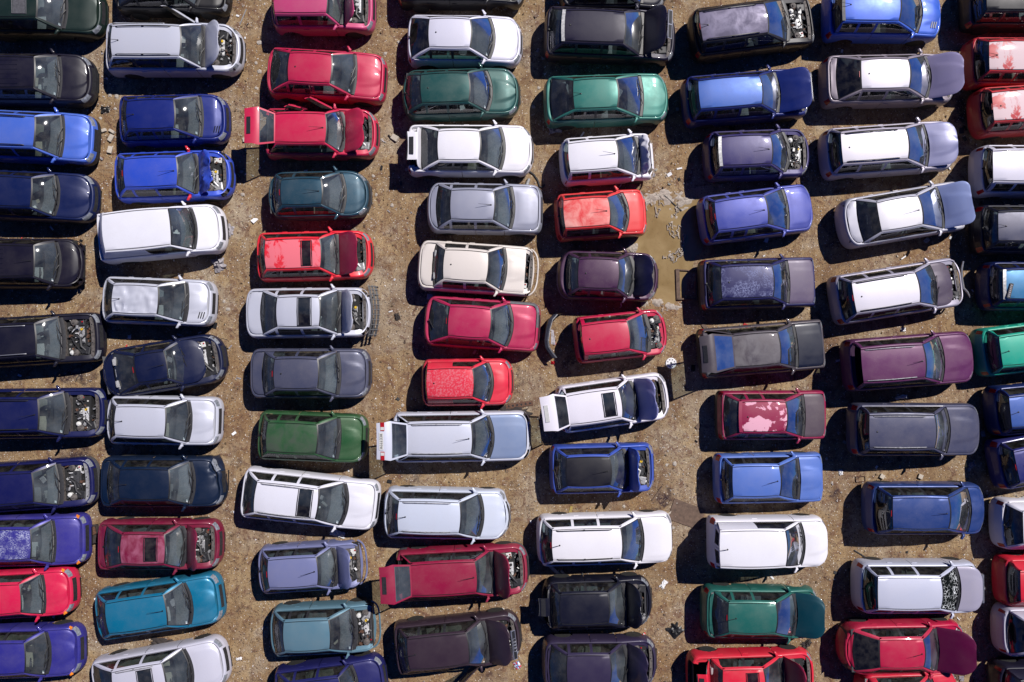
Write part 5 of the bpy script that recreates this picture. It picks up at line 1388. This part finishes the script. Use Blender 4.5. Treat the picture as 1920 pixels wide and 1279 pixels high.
    m = MB(); m.tube([(p.x + .14, p.y, .46) for p in P_[1:-1]], .022, 6); m.build('bumper_edge', M['steel'], r_)
    m = MB(); m.grid([[(P_[3].x + .19, P_[3].y, .40), (P_[3].x + .27, P_[3].y - .02, .38)], [(P_[5].x + .20, P_[4].y - .1, .41), (P_[5].x + .36, P_[4].y - .12, .36)]]); m.build('bumper_foam', M['rag'], r_)
    crumpled('red_lens_chip', 1037, 680, .12, .12, M['red'], 'red lamp fragment at the foot of the loose dark bumper', 'lamp fragment', 0, .06, seed=31)
    crumpled('red_lens_chip', 1040, 645, .10, .07, M['red'], 'red lamp fragment inside the curve of the loose dark bumper', 'lamp fragment', 20, .04, seed=33)
    # bent bumper rail in front of the stripped silver estate
    r_ = empty('bumper_rail', at(1806, 525), 0); tag(r_, 'bent pale steel bumper rail before the stripped silver estate', 'bumper rail')
    o3 = Vector(at(1806, 525)); path = [(1806, 490), (1803, 505), (1803, 522), (1806, 540), (1814, 548), (1819, 558)]
    m = MB(); m.tube([unproj(x, y, .45) - o3 for x, y in path], [.03, .038, .045, .045, .035, .02], 8); m.build('rail', M['chrome'], r_)
    m = MB()
    for x, y in ((1803, 508), (1806, 541)):
        p = unproj(x, y, .45) - o3; m.tube([p, (p.x - .16, p.y, .40), (p.x - .18, p.y + .02, 0)], .02, 6)
    m.build('bracket', M['rust'], r_)
    # grille panel standing at the nose of the silver sunroof saloon
    r_ = empty('grille_panel', at(707, 585), 0); tag(r_, 'black slotted grille panel hanging at the silver sunroof saloon nose', 'grille')
    z0 = .62
    for dx in (0, .10, .20):
        m = MB(); m.grid([[(-.10 + dx + .10 * (1 - (v / 0.9) ** 2) - .1, v * .88, z0 - dx * .5), (-.03 + dx + .10 * (1 - (v / .9) ** 2) - .1, v * .88, z0 - dx * .5 - .02)] for v in [-1, -.8, -.5, -.2, .1, .4, .7, 1]]); m.build('slat', M['black'], r_)
    m = MB()
    for v in [-.95, -.75, -.55, -.35, -.15, .05, .25, .45, .65, .85, .98]: m.tube([(-.18 + .1 * (1 - v * v), v * .86, z0), (.10 + .1 * (1 - v * v), v * .86, z0 - .12)], .014, 5)
    m.build('slat_rib', M['grey'], r_)
    m = MB(); m.tube([(-.05, -.6, 0), (-.05, -.6, z0 - .05)], .03, 6); m.tube([(-.05, .6, 0), (-.05, .6, z0 - .05)], .03, 6); m.build('bracket', M['trim'], r_)
    # empty frame on the puddle's edge
    r_ = empty('frame_panel', at(1288, 532), 0); tag(r_, 'brown rectangular frame at the right end of the puddle', 'frame')
    P4 = [Vector(at(x, y)) - Vector(at(1288, 532)) for x, y in ((1270, 506), (1305, 508), (1305, 560), (1272, 561))]
    m = MB()
    for a, c, wd in ((0, 3, .13), (0, 1, .04), (3, 2, .05), (1, 2, .06)):
        A_, C_ = P4[a], P4[c]; d = C_ - A_; m.box(tuple((A_ + C_) / 2 + Vector((0, 0, .04))), (d.length + .05, wd, .07), mat=Matrix.Rotation(math.atan2(d.y, d.x), 4, 'Z'), ch=.06)
    m.build('frame', M['board'], r_)
    # boards, strips, rods
    def slab(name, px, py, lx, ly, lz, ang, mat, label, cat, z=.0):
        m = MB(); m.box((0, 0, lz / 2), (lx, ly, lz), ch=.04); o = m.build(name, mat); p = at(px, py); o.location = (p[0], p[1], p[2] + z); o.rotation_euler = (0, 0, rad(ang)); tag(o, label, cat); return o
    slab('board', 1287, 964, 1.15, .75, .03, -20, M['board'], 'dark brown board left of the plain light blue car', 'board')
    slab('metal_strip', 1044, 1073, .75, .11, .04, -42, M['steel'], 'grey metal strip below the white estate with ajar bonnet', 'metal strip')
    slab('metal_strip', 1059, 1078, .42, .08, .03, -48, M['steel'], 'shorter grey metal strip beside the longer one', 'metal strip')
    slab('plank', 1232, 925, .62, .04, .03, 55, M['board'], 'thin plank right of the black-roofed blue hatchback', 'plank')
    slab('plank', 1258, 960, .34, .06, .03, 35, M['brick'], 'short pale plank right of the white estate nose', 'plank')
    slab('plank', 1070, 957, .30, .09, .02, 75, plain('yellow_wood', (.30, .22, .06)), 'yellowish plank above the white estate rails', 'plank')
    slab('metal_rod', 456, 32, .60, .03, .03, 68, M['steel'], 'steel rod standing out right of the silver estate with raised bonnet', 'rod')
    slab('metal_rod', 1262, 381, .82, .03, .03, -42, M['trim'], 'dark rod lying across the mud above the puddle', 'rod')
    slab('metal_rod', 147, 706, .45, .02, .02, 60, M['trim'], 'thin dark rod below the black estate with pale rails', 'rod')
    slab('metal_rod', 755, 775, .5, .02, .02, -40, M['brick'], 'thin pale stick left of the small red hatchback', 'stick')
    slab('metal_rod', 1612, 1038, .45, .035, .03, -32, M['trim'], 'dark stick below the blue people carrier', 'stick')
    # perforated strip by the mat
    r_ = empty('perforated_strip', at(974, 759), rad(8)); tag(r_, 'rusty perforated metal strip above the dark rubber mat', 'metal strip')
    m = MB(); m.box((0, 0, .03), (.95, .18, .03)); m.build('strip', M['rust'], r_)
    for k in range(6): m = MB(); m.lathe([(.035, .047), (.001, .0472)], (-.38 + k * .15, 0, 0), 'z', 10); m.build('hole', M['frit'], r_)
    # small crate / lamp box between the left columns
    r_ = empty('broken_crate', at(178, 1000), rad(-80)); tag(r_, 'broken dark box between violet saloon and maroon hatchback', 'box')
    m = MB()
    m.box((0, 0, .02), (.62, .34, .03)); m.box((0, .16, .09), (.62, .03, .16)); m.box((0, -.16, .09), (.62, .03, .16)); m.box((.3, 0, .09), (.03, .30, .16)); m.build('box_shell', M['mat'], r_)
    m = MB(); m.box((-.1, 0, .06), (.25, .2, .06), rz=.2); m.build('filler', M['rust'], r_)
    # square wire frame right side
    r_ = empty('wire_frame', at(1613, 898), rad(3)); tag(r_, 'small rusty metal frame below the slate off-road car', 'frame')
    m = MB(); m.tube([(-.16, -.09, .03), (.16, -.09, .03), (.16, .09, .03), (-.16, .09, .03), (-.16, -.09, .03)], .018, 5); m.build('frame', M['rust'], r_)
    # torn hose and pipe by the silver grey hatchback
    r_ = empty('torn_hose', at(1002, 340), 0); tag(r_, 'looped black hose between the white saloon and silver grey hatchback', 'hose')
    o3 = Vector(at(1002, 340)); m = MB(); m.tube([Vector(at(x, y)) - o3 + Vector((0, 0, .03)) for x, y in ((993, 322), (1001, 328), (1008, 338), (1012, 350), (1018, 352), (1021, 346))], .03, 6); m.build('hose', M['black'], r_)
    m = MB(); m.tube([Vector(at(x, y)) - o3 + Vector((0, 0, .06)) for x, y in ((992, 336), (987, 350))], [.055, .07], 10); m.build('pipe', M['steel'], r_)
    # number plate lying on a roof
    for S in CARS:
        if S.get('roofplate'):
            z = STYLES[S['style']]['zroof'] + .005; p = unproj(1894, 545, z)
            r_ = empty('number_plate', (p.x, p.y, z), rad(75)); tag(r_, 'dark number plate lying on the pale blue roof', 'number plate')
            m = MB(); m.box((0, 0, .008), (.50, .115, .008)); m.build('plate', M['letter'], r_)
            for k in range(7): m = MB(); m.box((-.19 + k * .062, 0, .0135), (.036, .06, .003)); m.box((-.19 + k * .062, .02, .0135), (.05, .012, .0035)); m.build('character', M['rag'], r_)
# ------------------------------------------------------------------ go
mats()
make_camera(); make_light(); make_ground(); build_cars()
if 'make_debris' in globals(): make_debris()
